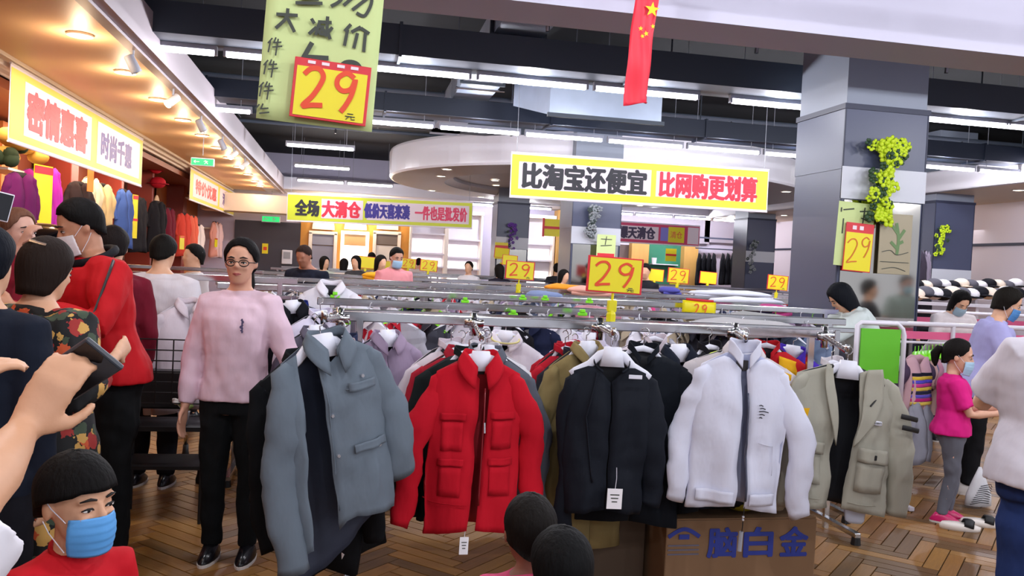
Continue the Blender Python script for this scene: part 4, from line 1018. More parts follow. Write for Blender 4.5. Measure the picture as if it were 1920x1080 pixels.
# ------------------------------------------------------------------ chrome racks
RZ = 1.285
def rack(X0, X1, Y, lab, arms=(), h=RZ, grp=None, name='clothes_rack', b=.045):
    t = thing(name, lab, 'clothes rack', ((X0 + X1) / 2, Y, 0), group=grp)
    L = X1 - X0; cx = (X0 + X1) / 2
    MB().box((0, 0, h), (L, b * .55, b), ch=.004).build('top_rail', CHROME, t)
    n = max(2, int(L / 1.6) + 1)
    for k in range(n):
        x = -L / 2 + .12 + (L - .24) * k / (n - 1)
        q = MB(); q.box((x, 0, h / 2), (.035, .025, h), ch=.003); q.build('post', CHROME, t)
        q = MB(); q.box((x, 0, .06), (.04, .7, .03), ch=.004); q.build('foot', CHROME, t)
        for sy in (-.33, .33): MB().tube([(x, sy, .045), (x, sy, .0)], [.025, .03], n=8).build('rubber_cap', BLACKM, t)
    for (ax, ay, az, tx, ty, tz) in arms:
        a_ = V((ax - cx, ay - Y, az)); b_ = V((tx - cx, ty - Y, tz)); d = (b_ - a_)
        q = MB(); q.tube([a_, b_, b_ + V((0, 0, .03)) + d.normalized() * .01], .010, n=8); ar = q.build('display_arm', CHROME, t, smooth=True)
        for k in range(7): MB().ball(a_ + d * (.15 + .12 * k) + V((0, 0, .012)), .007, 8, 6).build('stud', CHROME, ar, smooth=True)
        q = MB(); q.ball(a_, .032, 12, 8); q.tube([a_ + V((-.045, 0, 0)), a_ + V((.045, 0, 0))], .024, n=10); q.tube([a_ + V((0, 0, .05)), a_ - V((0, 0, .06))], .018, n=10); q.build('joint', CHROME, t, smooth=True)
    return t
fr = [(608, 594, 2.96), (903, 632, 3.36), (1150, 625, 3.32), (1398, 634, 3.26), (1588, 655, 3.32)]
bases = [(637, 600, 4.0), (888, 605, 4.0), (1125, 606, 4.0), (1378, 622, 4.0), (1545, 640, 4.0)]
arms = []
for f_, b_ in zip(fr, bases):
    p = at(*f_); q_ = at(*b_); arms.append((q_.x, 4.0, RZ - .01, p.x, p.y, p.z - .01))
x0 = at(625, 590, 4.0).x; x1 = at(1560, 640, 4.0).x
rack(x0, x1, 4.0, 'front chrome rack with sloping display arms holding the nearest jackets', arms)
ROWY = [5.3, 6.6, 7.9, 9.2, 10.6, 12.0, 13.4, 16.1, 17.3, 18.6, 20.2]
ordn = ['second', 'third', 'fourth', 'fifth', 'sixth', 'seventh', 'eighth', 'ninth', 'tenth', 'eleventh', 'twelfth']
for i, Y in enumerate(ROWY):
    xl = [-.18, -.95, -1.15, -1.2, -1.3, -1.4, -1.4, -1.4, -1.4, -1.4, -1.4][i]; xr = [3.35, 4.1, 4.2, 5.4, 6.5, 7.5, 8.3, 9, 9.5, 10, 10][i]
    rack(xl, xr, Y, 'chrome clothes rack in the %s row from the front' % ordn[i], h=RZ + .0 + .02 * (i % 2))
    if i < 5: rack(xl + .1, xr - .2, Y - .42, 'lower parallel chrome rail just before the %s row rack' % ordn[i], h=RZ - .03, b=.03)
# extra rails at the left behind the woman in pink
rack(-1.65, -.35, 6.2, 'short chrome rack behind the woman in pink, nearer one', h=1.37)
rack(-2.3, -.7, 7.4, 'short chrome rack behind the woman in pink, farther one', h=1.40, b=.03)

# garments filling the rows: shared shapes, one object each with its own colour
proto = []
for k in range(5):
    g = G(W=.20 + .01 * k, L=.56, D=.075, gap=(.004, .004, 0, 0), seed=60 + k, slope=.32 + .04 * k, neck=-.075)
    a_ = g.shell(18, 7); q = MB(); collar(q, g, 'shirt', .03, .02)
    for sx in (-1, 1): sleeve(q, g, sx, Ls=.5, out=.06, r0=.078, r1=.05, n=8, seed=k)
    a_.add(q.v, q.f, 0); proto.append(a_.mesh('garment', [CLOTH], True))
hb = MB(); hb.tube([(-.19, 0, -.15), (-.1, 0, -.098), (0, 0, -.06), (.1, 0, -.098), (.19, 0, -.15)], [(.016, .012)] * 5, n=6, side=(0, 1, 0)); hb.tube([(0, 0, -.06), (0, 0, 0), (.012, 0, .012)], .003, n=4)
hprot = hb.mesh('clothes_hanger', [PAINT], True)
pal = [('white', 'd8d4de'), ('white', 'cdc9d6'), ('pale grey', 'a8a8b4'), ('black', '14141a'), ('pink', 'd8a0b0'), ('navy', '1e2440'), ('slate blue', '7484a0'), ('charcoal', '3a3a44'), ('red', 'b01e2e'), ('beige', 'b8a890'), ('white', 'e0dce6'), ('mauve', '94809a'), ('bright pink', 'd04880'), ('light blue', 'a0b4d0')]
rnd = random.Random(11)
ng = 0
for i, Y in enumerate(ROWY[:9]):
    xl = [-.1, -.85, -1.0, -1.1, -1.2, -1.3, -1.3, -1.3, -1.3][i]; xr = [3.2, 4.0, 4.1, 5.3, 6.3, 7.0, 7.6, 8, 8][i]
    step = [.125, .15, .17, .22, .27, .32, .4, .5, .6][i]
    x = xl + .1
    while x < xr - .1 and ng < 262:
        nm_, colr = pal[rnd.choice([0, 1, 2, 3, 5, 6, 7, 8, 9, 10, 11, 2, 0] if i < 4 else range(14))]
        if i > 3 and x > 2 + i * .2 and rnd.random() < .5: nm_, colr = rnd.choice([('white', 'd8d4de'), ('pink', 'd8a0b0'), ('bright pink', 'd04880')])
        o = bpy.data.objects.new('garment', rnd.choice(proto)); COL.objects.link(o)
        o.location = (x, Y + rnd.uniform(-.04, .04), RZ + .0 - rnd.random() * .02); o.rotation_euler = (rnd.uniform(-.06, .06), rnd.uniform(-.10, .10), rnd.choice([-1, 1]) * rnd.uniform(.5, 1.25)); o.color = lin(colr)
        tag(o, '%s garment on a hanger in the %s row of racks' % (nm_, ordn[i]), 'garment', '%s garments, %s row' % (nm_, ordn[i]))
        if i < 4:
            h_ = bpy.data.objects.new('clothes_hanger', hprot); COL.objects.link(h_); h_.location = o.location; h_.rotation_euler = o.rotation_euler
            lime = rnd.random() < .14; h_.color = lin('86e01c' if lime else 'e0e0ea')
            tag(h_, '%s hanger in the %s row of racks' % ('bright green' if lime else 'plain white', ordn[i]), 'hanger', '%s hangers, %s row' % ('green' if lime else 'white', ordn[i]))
        ng += 1; x += step * rnd.uniform(.6, 1.4)
# bright green size clips seen between the rails
for i, (px, py, Y) in enumerate([(980, 560, 6.4), (962, 590, 5.2), (1022, 561, 6.4), (1105, 566, 6.4), (648, 605, 5.0), (872, 565, 6.2), (628, 556, 5.55), (1092, 589, 5.1)]):
    t = thing('hanger_clip', 'small bright green clip tag on the racks behind the front rail', 'clip', at(px, py, Y), group='bright green clip tags among the racks')
    MB().box((0, 0, 0), (.06, .02, .022), ch=.006).build('tab', mat('neon_green', '80e620', rough=.4), t); MB().box((0, .0, .02), (.03, .035, .02), ch=.004).build('grip', MATS['neon_green'], t)

# cardboard box with blue lettering under the white jacket
CARD = mat('brown_cardboard', '8a6a4c', rough=.8, var=.12, bscale=6)
A = at(1248, 975, 3.62); B = at(1532, 985, 3.62)
wb = B.x - A.x; zt = A.z - .0; db = .42
t = thing('cardboard_box', 'brown cardboard box with large blue characters under the white jacket', 'box', ((A.x + B.x) / 2, 3.62 + db / 2, 0), (0, 0, .02))
q = MB(); q.box((0, 0, zt / 2), (wb, db, zt), ch=.006); q.build('carton', CARD, t)
MB().box((0, -db / 2 + .10, zt + .004), (wb * .98, .20, .006)).build('flap', CARD, t); MB().box((0, db / 2 - .10, zt + .004), (wb * .98, .20, .006)).build('flap', CARD, t)
MB().box((0, 0, zt + .009), (wb, .05, .002)).build('packing_tape', mat('tape', 'a88a60', rough=.3), t)
BLUE = mat('print_blue', '2a3c9a', rough=.6)
for j, ch in enumerate('脑白金'): text(ch, t, BLUE, wb * (-.135 + .24 * j), zt - .105, wb * .2, .145, y=-db / 2 - .003, bold=.006, name='blue_lettering')
q = strokes([[(-.02, 0), (.02, .025), (.055, .035), (.09, .025), (.13, 0)]], .018, M=Matrix.Translation((-wb * .46, 0, 0)) @ Matrix.Translation((0, 0, zt - .075)), y=-db / 2 - .003)
q.box((-wb * .46 + .055, -db / 2 - .004, zt - .075), (.05, .003, .022)); q.build('blue_emblem', BLUE, t)
for k in range(3): MB().box((-wb * .46 + .055, -db / 2 - .003, zt - .115 - .02 * k), (.15, .002, .006)).build('fine_print', mat('print_grey_blue', '6a6a80'), t)
A2 = at(1262, 950, 3.6)
t = thing('bundle_bag', 'black bundle with olive-yellow patch lying on the cardboard box', 'bundle', ((A.x + B.x) / 2, 3.8, zt + .015))
MB().ball((0, 0, .055), (wb * .5, .18, .05), 20, 10).build('fabric_heap', FINE, t, smooth=True, color='0d0e13', disp=.03, dscale=.08)
MB().ball((.02, -.10, .05), (.085, .085, .045), 14, 8).build('yellow_patch', FINE, t, smooth=True, color='8a8420')
# second dark carton to its left and paper bag
t = thing('cardboard_box', 'dim unprinted cardboard box just left of the lettered box', 'box', (A.x - .17, 3.98, 0), (0, 0, -.04))
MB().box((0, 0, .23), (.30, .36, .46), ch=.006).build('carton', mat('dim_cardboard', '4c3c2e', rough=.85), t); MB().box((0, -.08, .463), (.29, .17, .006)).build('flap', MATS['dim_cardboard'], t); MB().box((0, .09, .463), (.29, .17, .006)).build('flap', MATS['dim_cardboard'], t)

# ------------------------------------------------------------------ black wire stand with flowers and leg posts at the left
p = at(318, 700, 5.2)
t = thing('display_stand', 'black wire grid display stand between the red-clad man and the woman in pink', 'stand', (p.x, 5.2, 0))
zt = at(318, 632, 5.2).z; zl = at(318, 795, 5.2).z
q = MB()
for x in (-.22, .22):
    for y in (-.15, .15): q.tube([(x, y, 0), (x, y, zt)], .011, n=6)
q.build('frame', BLACKM, t)
q = MB()
for k in range(7): q.tube([(-.22, -.15, zt - .06 * k), (.22, -.15, zt - .06 * k)], .004, n=5)
for k in range(6): q.tube([(-.22 + .088 * k, -.15, zt), (-.22 + .088 * k, -.15, zt - .36)], .004, n=5)
q.build('wire_grid', BLACKM, t)
MB().box((0, 0, zl - .0), (.46, .32, .025)).build('shelf', BLACKM, t); MB().box((0, 0, zl - .22), (.46, .32, .02)).build('lower_rail', BLACKM, t)
MB().box((-.05, .08, (zt + zl) / 2 - .06), (.30, .12, .22), ch=.01).build('black_bin', BLACKM, t)
t = thing('flower_pot', 'small white flowers in a pale pot on the black stand', 'flowers', (p.x + .10, 5.12, zl + .015))
MB().tube([(0, 0, 0), (0, 0, .07), (0, 0, .075)], [.025, .034, .036], n=14).build('pot', WHITEP, t, smooth=True)
for k in range(9):
    a_ = k * 2.4; r = .02 + .008 * k; c = V((r * math.cos(a_), r * math.sin(a_) * .7, .10 + .035 * (k % 3)))
    fl_ = MB().ball(c, (.022, .022, .016), 8, 6); fl_.tube([(0, 0, .07), c], .002, n=4); fl_.build('blossom', FINE, t, smooth=True, color='e8e4dc' if k % 3 else '9ab060')
for i, (px, pyb, Y) in enumerate([(375, 915, 5.95), (347, 866, 6.6)]):
    p = at(px, pyb, Y); t = thing('rack_leg', 'chrome rack leg with black rubber foot, %s of two, left of the woman in pink' % ('nearer', 'farther')[i], 'rack leg', (p.x, p.y, 0))
    MB().tube([(0, 0, .10), (.01, 0, .9)], .016, n=8).build('leg', CHROME, t, smooth=True); MB().tube([(0, 0, 0), (0, 0, .03), (0, 0, .07), (0, 0, .12)], [.03, .032, .022, .02], n=10).build('rubber_foot', BLACKM, t, smooth=True)
g = G(W=.21, L=.62, D=.08, gap=(.003, .003, 0, 0), seed=44, slope=.5, neck=-.07)
for i, (px, py, Y, yaw, c_) in enumerate([(352, 548, 5.75, 40, 'd6c8d0'), (330, 556, 6.0, 48, 'd8d4dc'), (372, 546, 6.15, -20, 'c8c2cc')]):
    garment('shirt', ['pale pink-white shirt hanging left of the woman in pink', 'white shirt hanging behind the black wire stand', 'off-white shirt mostly hidden behind the woman in pink'][i], hookM(px, py, Y, yaw), g, c_, 'c8c0c8', dict(kind='shirt'), (dict(Ls=.4, out=.09), dict(Ls=.4, out=.09)), cat='shirt', hi=False)

# ------------------------------------------------------------------ left shopfront: columns, shelves and hanging clothes
XN = -4.45
COLM = mat('redbrown_column', '8a2f20', rough=.4, var=.1, bscale=2); ORB = mat('orange_back', 'c87a40', rough=.6)
def lz(px, py, X): return atx(px, py, X)
for i, (px, w) in enumerate([(118, .34), (212, .16), (335, .42), (393, .3), (418, .22), (272, .12), (440, .3)]):
    p = lz(px, 400, -3.85); t = MB().box((-4.3, p.y * 1.09, ZS / 2 - .1), (.5, w, ZS - .2), ch=.01).build('shop_column', COLM); t['kind'] = 'structure'
for i, (pa, pb) in enumerate([(0, 30), (300, 330), (340, 375)]):
    a_ = lz(pa, 400, XN); b_ = lz(pb, 400, XN); t = MB().box((XN - .05, (a_.y + b_.y) / 2, 1.9), (.1, b_.y - a_.y, 2.4)).build('wall_panel', ORB); t['kind'] = 'structure'
gd = G(W=.19, L=.95, D=.09, gap=(.003, .003, 0, 0), seed=71, slope=.45, flare=1.35)
gs = G(W=.2, L=.62, D=.09, gap=(.003, .003, 0, 0), seed=72, slope=.45)
items = [(66, 300, 'd', '8c1a78', 'purple dress at the near end of the left shopfront'), (92, 296, 'd', 'b428a0', 'bright magenta dress hanging beside the purple dress'), (40, 305, 'd', '5c1650', 'dark plum dress left of the purple dress'),
         (172, 318, 's', 'd8c4a0', 'cream fur-like top in the left shopfront'), (192, 330, 's', 'c4a878', 'tan top just right of the cream one in the left shopfront'), (234, 342, 'd', '3c5490', 'denim blue dress in the left shopfront'), (150, 326, 's', '2a1c1c', 'dark brown top left of the cream top in the shopfront'),
         (262, 358, 'd', '1c1a20', 'black long coat under the red hats'), (296, 366, 'd', '16141a', 'black cape with beige patterned collar under the red hats'), (318, 380, 'd', '6e1a2c', 'wine-red dress beside the black cape'),
         (345, 390, 'd', 'd84838', 'red dress in the far bay of the left shopfront'), (362, 395, 'd', 'e86a50', 'coral dress in the far bay of the left shopfront'), (372, 412, 'd', 'f0e0dc', 'white dress hanging low in the far bay'),
         (404, 408, 'd', 'e8a090', 'salmon dress beyond the third shopfront column'), (408, 410, 'd', 'f0c8c8', 'pale pink dress at the far end of the left shopfront')]
for i, (px, py, k, c_, lab) in enumerate(items):
    p = lz(px, py, -3.86 + .05 * (i % 3)); M = Matrix.Translation(p) @ Matrix.Rotation(PI / 2 - .55 + .2 * (i % 2), 4, 'Z')
    garment('dress' if k == 'd' else 'top', lab, M, gd if k == 'd' else gs, c_, '1a1012', None, (dict(Ls=.45, out=.05, r0=.075, r1=.05), dict(Ls=.45, out=.05, r0=.075, r1=.05)), cat='dress' if k == 'd' else 'top', hi=False)
for i, (px, py, L) in enumerate([(30, 322, .9), (185, 372, .6), (222, 376, .5), (260, 382, .5), (305, 405, .5), (392, 428, .4), (355, 372, .5)]):
    p = lz(px, py, -4.0); t = thing('shop_shelf', 'narrow white lit shelf edge in the left shopfront', 'shelf', p, group='white shelf edges in the left shopfront'); MB().box((-.1, 0, 0), (.35, L, .03), ch=.004).build('shelf_board', mat('shelf_white', 'f4ecd8', rough=.4), t); MB().box((-.2, 0, -.06), (.03, .04, .1)).build('bracket', CHROME, t)
for i, (px, py, r) in enumerate([(292, 320, .12), (296, 345, .16), (290, 302, .09)]):
    p = lz(px, py, -3.95); t = thing('hat', ['middle red hat', 'largest red hat', 'small red hat'][i] + (', lowest of the stack', ', lowest on the stand', ', topmost')[i].replace(', lowest of the stack', ' between the other two on the hat stand') + ('' if i == 0 else ' in the left shopfront'), 'hat', p)
    MB().ball((0, 0, .03), (r, r, r * .75), 14, 8).build('crown', FINE, t, smooth=True, color='b81828'); MB().tube([(0, 0, -.0), (0, 0, .012)], r * 1.35, n=18).build('brim', FINE, t, color='a01424')
p = lz(294, 370, -3.85); t = thing('patterned_collar', 'beige beaded collar piece over the black cape', 'collar', p); MB().ball((0, 0, -.15), (.05, .14, .2), 12, 8).build('panel', CLOTH, t, smooth=True, color='c8a888')
for i, (px, py, w, h) in enumerate([(80, 368, .34, .75), (253, 395, .16, .55), (252, 428, .16, .35), (170, 330, .14, .45), (341, 455, .2, .3), (405, 455, .16, .25)]):
    p = lz(px, py, -3.7); t = thing('sale_card', ['large yellow sale card hanging on the purple dress', 'yellow sale strip below the first left banner, upper', 'yellow sale strip below the first left banner, lower', 'orange sale strip beside the cream top', 'small yellow card on the red dresses', 'small yellow card on the pale pink dress'][i], 'sale card', p, (0, 0, PI / 2 - .3))
    MB().box((0, 0, 0), (w, .01, h)).build('card', YCARD if i != 3 else mat('orange_card', 'f08030'), t); MB().box((0, -.008, h * .42), (w, .004, h * .12)).build('red_print', RCARD, t)
for px, py, n_, s_, lab, c_ in [(12, 285, 16, .17, 'leafy plant with yellow fruit above the near shopfront shelf', None)]:
    p = lz(px + 25, py, -3.9); t = thing('fruit_branch', lab, 'plant', p)
    for k in range(n_):
        a_ = k * 2.4; MB().ball((rnd.uniform(-.1, .1), rnd.uniform(-.75, .55), rnd.uniform(-.15, .14)), (.13, .10, .09) if k % 2 else (.09, .11, .09), 9, 6).build('fruit' if k % 2 else 'foliage', FINE, t, smooth=True, color='c89a48' if k % 2 else '2e3c28')
# dark glass counter display next to the red-clad man's face
p = at(96, 455, 6.6)
t = thing('display_case', 'dark glossy display case with bright reflections behind the floral woman', 'display case', (p.x - .1, 6.7, 0)); MB().ball((0, 0, p.z - .06), (.36, .3, .2), 20, 12).build('domed_cover', mat('black_gloss', '0b0c10', rough=.08), t, smooth=True); MB().box((0, 0, (p.z - .2) / 2), (.6, .5, p.z - .2), ch=.02).build('cabinet', mat('wine_red_cabinet', '7a1620', rough=.4), t)
l = bpy.data.lights.new('shop_lamp', 'AREA'); l.shape = 'RECTANGLE'; l.size = .4; l.size_y = 9; l.energy = 170; l.color = (1, .82, .6)
lo = bpy.data.objects.new('shop_lamp', l); COL.objects.link(lo); lo.location = (-3.75, 12, 3.1)

# ------------------------------------------------------------------ right: kids' racks, green panel, hats and bags
WT = mat('white_tube', 'd8d4de', rough=.35); PKR = mat('pink_board', 'd85a86', rough=.5); LIME = mat('lime_board', '5cb81e', rough=.5)
p = at(1650, 650, 5.4)
t = thing('end_panel', 'green board in a rounded white tube frame at the end of the kids rack', 'display panel', (p.x, 5.4, 0))
w = 50 / F * 5.9; zt = at(1650, 606, 5.4).z; zb = zt - .40
MB().tube([(-w, 0, zb - .5), (-w, 0, zt - .02), (-w + .03, 0, zt), (w - .06, 0, zt), (w - .015, 0, zt - .035), (w, 0, zt - .08), (w, 0, zb - .5)], .017, n=10).build('tube_frame', WT, t, smooth=True)
MB().box((0, .0, (zt + zb) / 2 - .03), (2 * w - .06, .012, zt - zb - .02)).build('green_board', LIME, t)
for sx in (-w, w): MB().box((sx, 0, (zb - .5) / 2), (.03, .03, zb - .5)).build('leg', WT, t); MB().box((sx, 0, .02), (.04, .4, .03), ch=.005).build('foot', WT, t)
for i, (pa, pb, py, Y) in enumerate([(1640, 1930, 607, 7.0), (1575, 1930, 580, 9.4)]):
    A = at(pa, py - 3 + (0), Y); B = at(pb, py + 6, Y); cx = (A.x + B.x) / 2; L = B.x - A.x
    t = thing('kids_rack', 'white tube rack with pink board strip, %s of the two at the right' % ('nearer', 'farther')[i], 'clothes rack', (cx, Y, 0)); z = A.z
    MB().tube([(-L / 2, 0, z), (L / 2, 0, z)], .022, n=8).build('top_tube', WT, t); MB().tube([(-L / 2, 0, z - .17), (L / 2, 0, z - .17)], .012, n=8).build('lower_tube', WT, t)
    MB().box((0, .02, z - .105), (L, .012, .07)).build('pink_strip', PKR, t)
    for sx in (-L / 2, 0, L / 2): MB().tube([(sx, 0, 0), (sx, 0, z)], .02, n=8).build('post', WT, t)
NEON = MATS['neon_green']
hn = MB(); hn.tube([(-.15, 0, -.11), (-.08, 0, -.065), (0, 0, -.04), (.08, 0, -.065), (.15, 0, -.11)], [(.02, .012)] * 5, n=6, side=(0, 1, 0)); hn.tube([(0, 0, -.04), (0, 0, 0), (.01, 0, .012)], .003, n=4)
hnm = hn.mesh('clothes_hanger', [NEON], True)
gk = G(W=.15, L=.42, D=.06, gap=(.003, .003, 0, 0), seed=80, slope=.4, neck=-.06)
q = gk.shell(18, 8)
for sx in (-1, 1): sleeve(q, gk, sx, Ls=.2, out=.06, r0=.06, r1=.05, n=8)
kme = q.mesh('kids_shirt', [CLOTH], True)
for i in range(12):
    px = 1716 + i * 6.5; p = at(px, 652 - i * .6, 6.2)
    o = bpy.data.objects.new('clothes_hanger', hnm); COL.objects.link(o); o.location = p; o.rotation_euler = (0, .1, .9 + .05 * (i % 3)); tag(o, 'neon green kids hanger in the row left of the girl', 'hanger', 'neon green kids hangers')
    o = bpy.data.objects.new('kids_shirt', kme); COL.objects.link(o); o.location = p; o.rotation_euler = (0, .1, .9 + .05 * (i % 3)); o.color = lin(['5a6a90', 'c890a0', 'd8d0d8', '40486a', 'a8a0b0', 'd0a8a0'][i % 6]); tag(o, 'kids shirt on a neon green hanger left of the girl in pink', 'shirt', 'kids shirts on neon hangers')
t = thing('kids_shirt', 'rainbow-striped kids shirt with printed top facing out from the rack, left of the girl', 'shirt', mw=hookM(1722, 650, 5.95, 20))
gk.shell(26, 12).build('body', CLOTH, t, smooth=True, color='c8a0a8', solid=(.004,))
for k, c_ in enumerate(['1c1c2c', 'e0c040', '5a50c8', 'c83c90', 'e8c850', '2c2c48', '6a5ac8', 'c02878', 'e0c058']):
    sub(t, gk.patch(-.125, .125, -.20 - .028 * k, -.224 - .028 * k, .006), 'stripe', CLOTH, c_, (.003, -1))
for sx in (-1, 1): q = MB(); sleeve(q, gk, sx, Ls=.2, out=.06, r0=.06, r1=.05, n=10); q.build('sleeve', CLOTH, t, smooth=True, color='4a3a50')
for i in range(14):
    p = at(1565 + (i % 7) * 9 + (i // 7) * 40, 612 + (i // 7) * -4, 7.6)
    o = bpy.data.objects.new('clothes_hanger', hnm); COL.objects.link(o); o.location = p; o.rotation_euler = (0, 0, .9); tag(o, 'neon green kids hanger just right of the big pillar', 'hanger', 'neon hangers right of the pillar')
# grey stuff hanging under the rack left of girl
t = thing('jacket', 'pale grey kids jacket hanging low between the beige jacket and the girl', 'jacket', mw=hookM(1728, 735, 5.9, 30)); gk.shell(20, 10).build('body', CLOTH, t, smooth=True, color='8e8e9a', solid=(.004,))
for sx in (-1, 1): q = MB(); sleeve(q, gk, sx, Ls=.3, out=.05, r0=.06, r1=.045, n=10); q.build('sleeve', CLOTH, t, smooth=True, color='8e8e9a')
# hats and bags row far right
for i in range(26):
    px = 1700 + (i % 13) * 17; py = 532 + (i // 13) * 16 + (i % 3) * 2; Y = 12.2 - (i // 13) * 1.6
    p = at(px, py, Y); t = thing('cap', ['black and white', 'black', 'cream', 'grey'][i % 4] + ' cap on the hat rack at the far right', 'cap', p, group=['black and white', 'black', 'cream', 'grey'][i % 4] + ' caps at the far right')
    MB().ball((0, 0, 0), (.12, .14, .09), 12, 8).build('crown', FINE, t, smooth=True, color=['e4e0e4', '14141c', 'e8d8c8', '5c5a64'][i % 4]); MB().ball((0, -.13, -.04), (.09, .10, .015), 10, 5).build('peak', FINE, t, smooth=True, color=['14141c', '1c1c24', 'e0ccb8', '2a2a34'][i % 4])
for i, Y in enumerate((11.2, 12.8)):
    p = at(1820, 560 - i * 12, Y); t = thing('hat_rack', 'low shelf stand under the caps, %s one at the far right' % ('nearer', 'farther')[i], 'rack', (p.x, Y, 0)); z = p.z - .1
    MB().box((0, 0, z), (3.6, .4, .04)).build('shelf', WT, t); 
    for sx in (-1.7, 0, 1.7): MB().box((sx, 0, z / 2), (.05, .3, z)).build('post', WT, t)
for i, (px0, px1) in enumerate([(1308, 1344), (1352, 1380)]):   # dark coats on the far wall
    for k in range(4 - i):
        p = at(px0 + (px1 - px0) * (k + .5) / (4 - i), 468, 25.4)
        garment('coat', 'dark coat in the %s cluster on the far wall rail' % ('left', 'right')[i], Matrix.Translation(p) @ Matrix.Rotation(1.0, 4, 'Z'), gd, '17181f', '101116', None, (dict(Ls=.5, out=.04), dict(Ls=.5, out=.04)), cat='coat', hi=False, grp='dark coats, %s cluster on the far wall' % ('left', 'right')[i])
A = at(1304, 466, 25.4); B = at(1392, 466, 25.4); t = thing('wall_rail', 'dark wall rail carrying the far dark coats', 'rail', ((A.x + B.x) / 2, 25.4, A.z + .02)); MB().tube([(-(B.x - A.x) / 2, 0, 0), ((B.x - A.x) / 2, 0, 0)], .02).build('bar', GREYD, t); MB().box((0, .3, .35), (B.x - A.x, .04, .05)).build('wall_strip', GREYD, t)
for i, (px, Y, c_) in enumerate([(1730, 13, '3a3340'), (1738, 13.2, '8a8090')]):
    garment('coat', ['dark coat hanging right of the mirrored board', 'grey-lilac coat hanging beside the far right pillar'][i], hookM(px, 458, Y, 40), gd, c_, '101116', None, (dict(Ls=.5, out=.04), dict(Ls=.5, out=.04)), cat='coat', hi=False)
# flat garments lying over the middle racks at the right (white band and pink / purple things)
for i, (px, py, Y, w, c_, lab) in enumerate([(1370, 552, 9.6, 1.1, 'd2d4e0', 'long white folded cloth lying over the middle racks'), (1400, 566, 8.6, .9, 'dadbe6', 'white folded cloth before the long one on the middle racks'), (1450, 580, 7.3, .28, 'c04888', 'pink folded top on the rack left of the big pillar'), (1420, 582, 7.2, .26, '1c1630', 'dark violet folded top beside the pink one'), (1415, 597, 6.2, .5, 'a8a8a8', 'grey folded cloth over the rack left of the pillar'),
                                          (1390, 612, 5.2, .8, 'b4b2b4', 'grey-white folded cloth over the rail end, left of the pillar'), (1105, 545, 9.0, .5, 'd8a090', 'salmon folded top on the middle racks'), (1115, 585, 6.4, .4, 'd090a0', 'rose folded top on the middle racks'), (1058, 540, 10.0, .5, 'e0902a', 'orange folded top on the middle racks'), (1020, 555, 7.7, .35, '8090b8', 'light blue folded jeans top on the middle racks'), (1255, 545, 10, .25, '5050a0', 'small blue-violet top on the far racks'), (705, 517, 12, .4, 'e0a020', 'amber folded top on the far racks below the pink-shirted man')]):
    t = thing('folded_cloth', lab, 'cloth', at(px, py, Y)); MB().ball((0, 0, 0), (w / 2, .16, .05), 16, 8).build('cloth_fold', CLOTH, t, smooth=True, color=c_, disp=.03, dscale=.1)
    MB().tube([(-w * .45, -.1, -.03), (0, -.12, -.05), (w * .45, -.1, -.03)], .02, n=6).build('hem', CLOTH, t, smooth=True, color=c_)
# ------------------------------------------------------------------ people
SKC = 'd9a888'
def rotx(p, a, c):
    y, z = p.y - c.y, p.z - c.z
    return V((p.x, c.y + y * math.cos(a) - z * math.sin(a) * -1 * -1, c.z + z * math.cos(a) + y * math.sin(a)))
def hand(mb, w, d, n, sc=1., curl=.5, thumb=1, tips=None, nf=8, spread=1.):
    d = V(d).normalized(); n = V(n); n = (n - d * n.dot(d)).normalized(); s = d.cross(n) * thumb     # thumb on the +s side
    P = lambda a, b, c: w + (d * a + s * b + n * c) * sc
    mb.tube([P(-.012, 0, 0), P(.02, 0, 0), P(.055, .0, .002), P(.085, 0, 0), P(.095, 0, 0)], [(.026 * sc, .018 * sc), (.032 * sc, .016 * sc), (.040 * sc, .014 * sc), (.039 * sc, .012 * sc), (.034 * sc, .009 * sc)], n=12, side=s)
    for k, (b, L) in enumerate([(.030, .070), (.010, .079), (-.010, .073), (-.029, .058)]):
        p = P(.085, b * spread, 0); a_ = .15 + curl * .25; pts = [P(.06, b * .9 * spread, 0), p]; rad = [.0085 * sc, .0092 * sc]
        for j, f in enumerate((.42, .32, .26)):
            dd = d * math.cos(a_) + n * math.sin(a_) + s * (b * 1.2 * (spread - .6))
            p = p + dd * L * f * sc; pts.append(p); rad.append((.0088, .0078, .0062)[j] * sc); a_ += curl * .85
        mb.tube(pts, rad, n=nf)
    a0 = .25 + .2 * curl
    t0 = P(.015, .024, .006); t1 = t0 + (d * .60 + s * .72 + n * .25) * .038 * sc; t2 = t1 + (d * .85 + s * .35 + n * (.2 + .3 * curl)).normalized() * .03 * sc; t3 = t2 + (d * .95 + s * (.1 - .1 * curl) + n * (.2 + .4 * curl)).normalized() * .024 * sc
    mb.tube([t0, t1, t2, t3], [.014 * sc, .012 * sc, .0098 * sc, .0072 * sc], n=nf)
TLV = [(.46, .098, .066, .0), (.50, .102, .072, .004), (.54, .098, .068, .004), (.59, .086, .056, -.002), (.64, .085, .056, -.004), (.70, .096, .064, -.004), (.75, .103, .064, .0), (.79, .101, .056, .006), (.815, .080, .044, .010), (.835, .052, .034, .012), (.85, .036, .032, .010)]
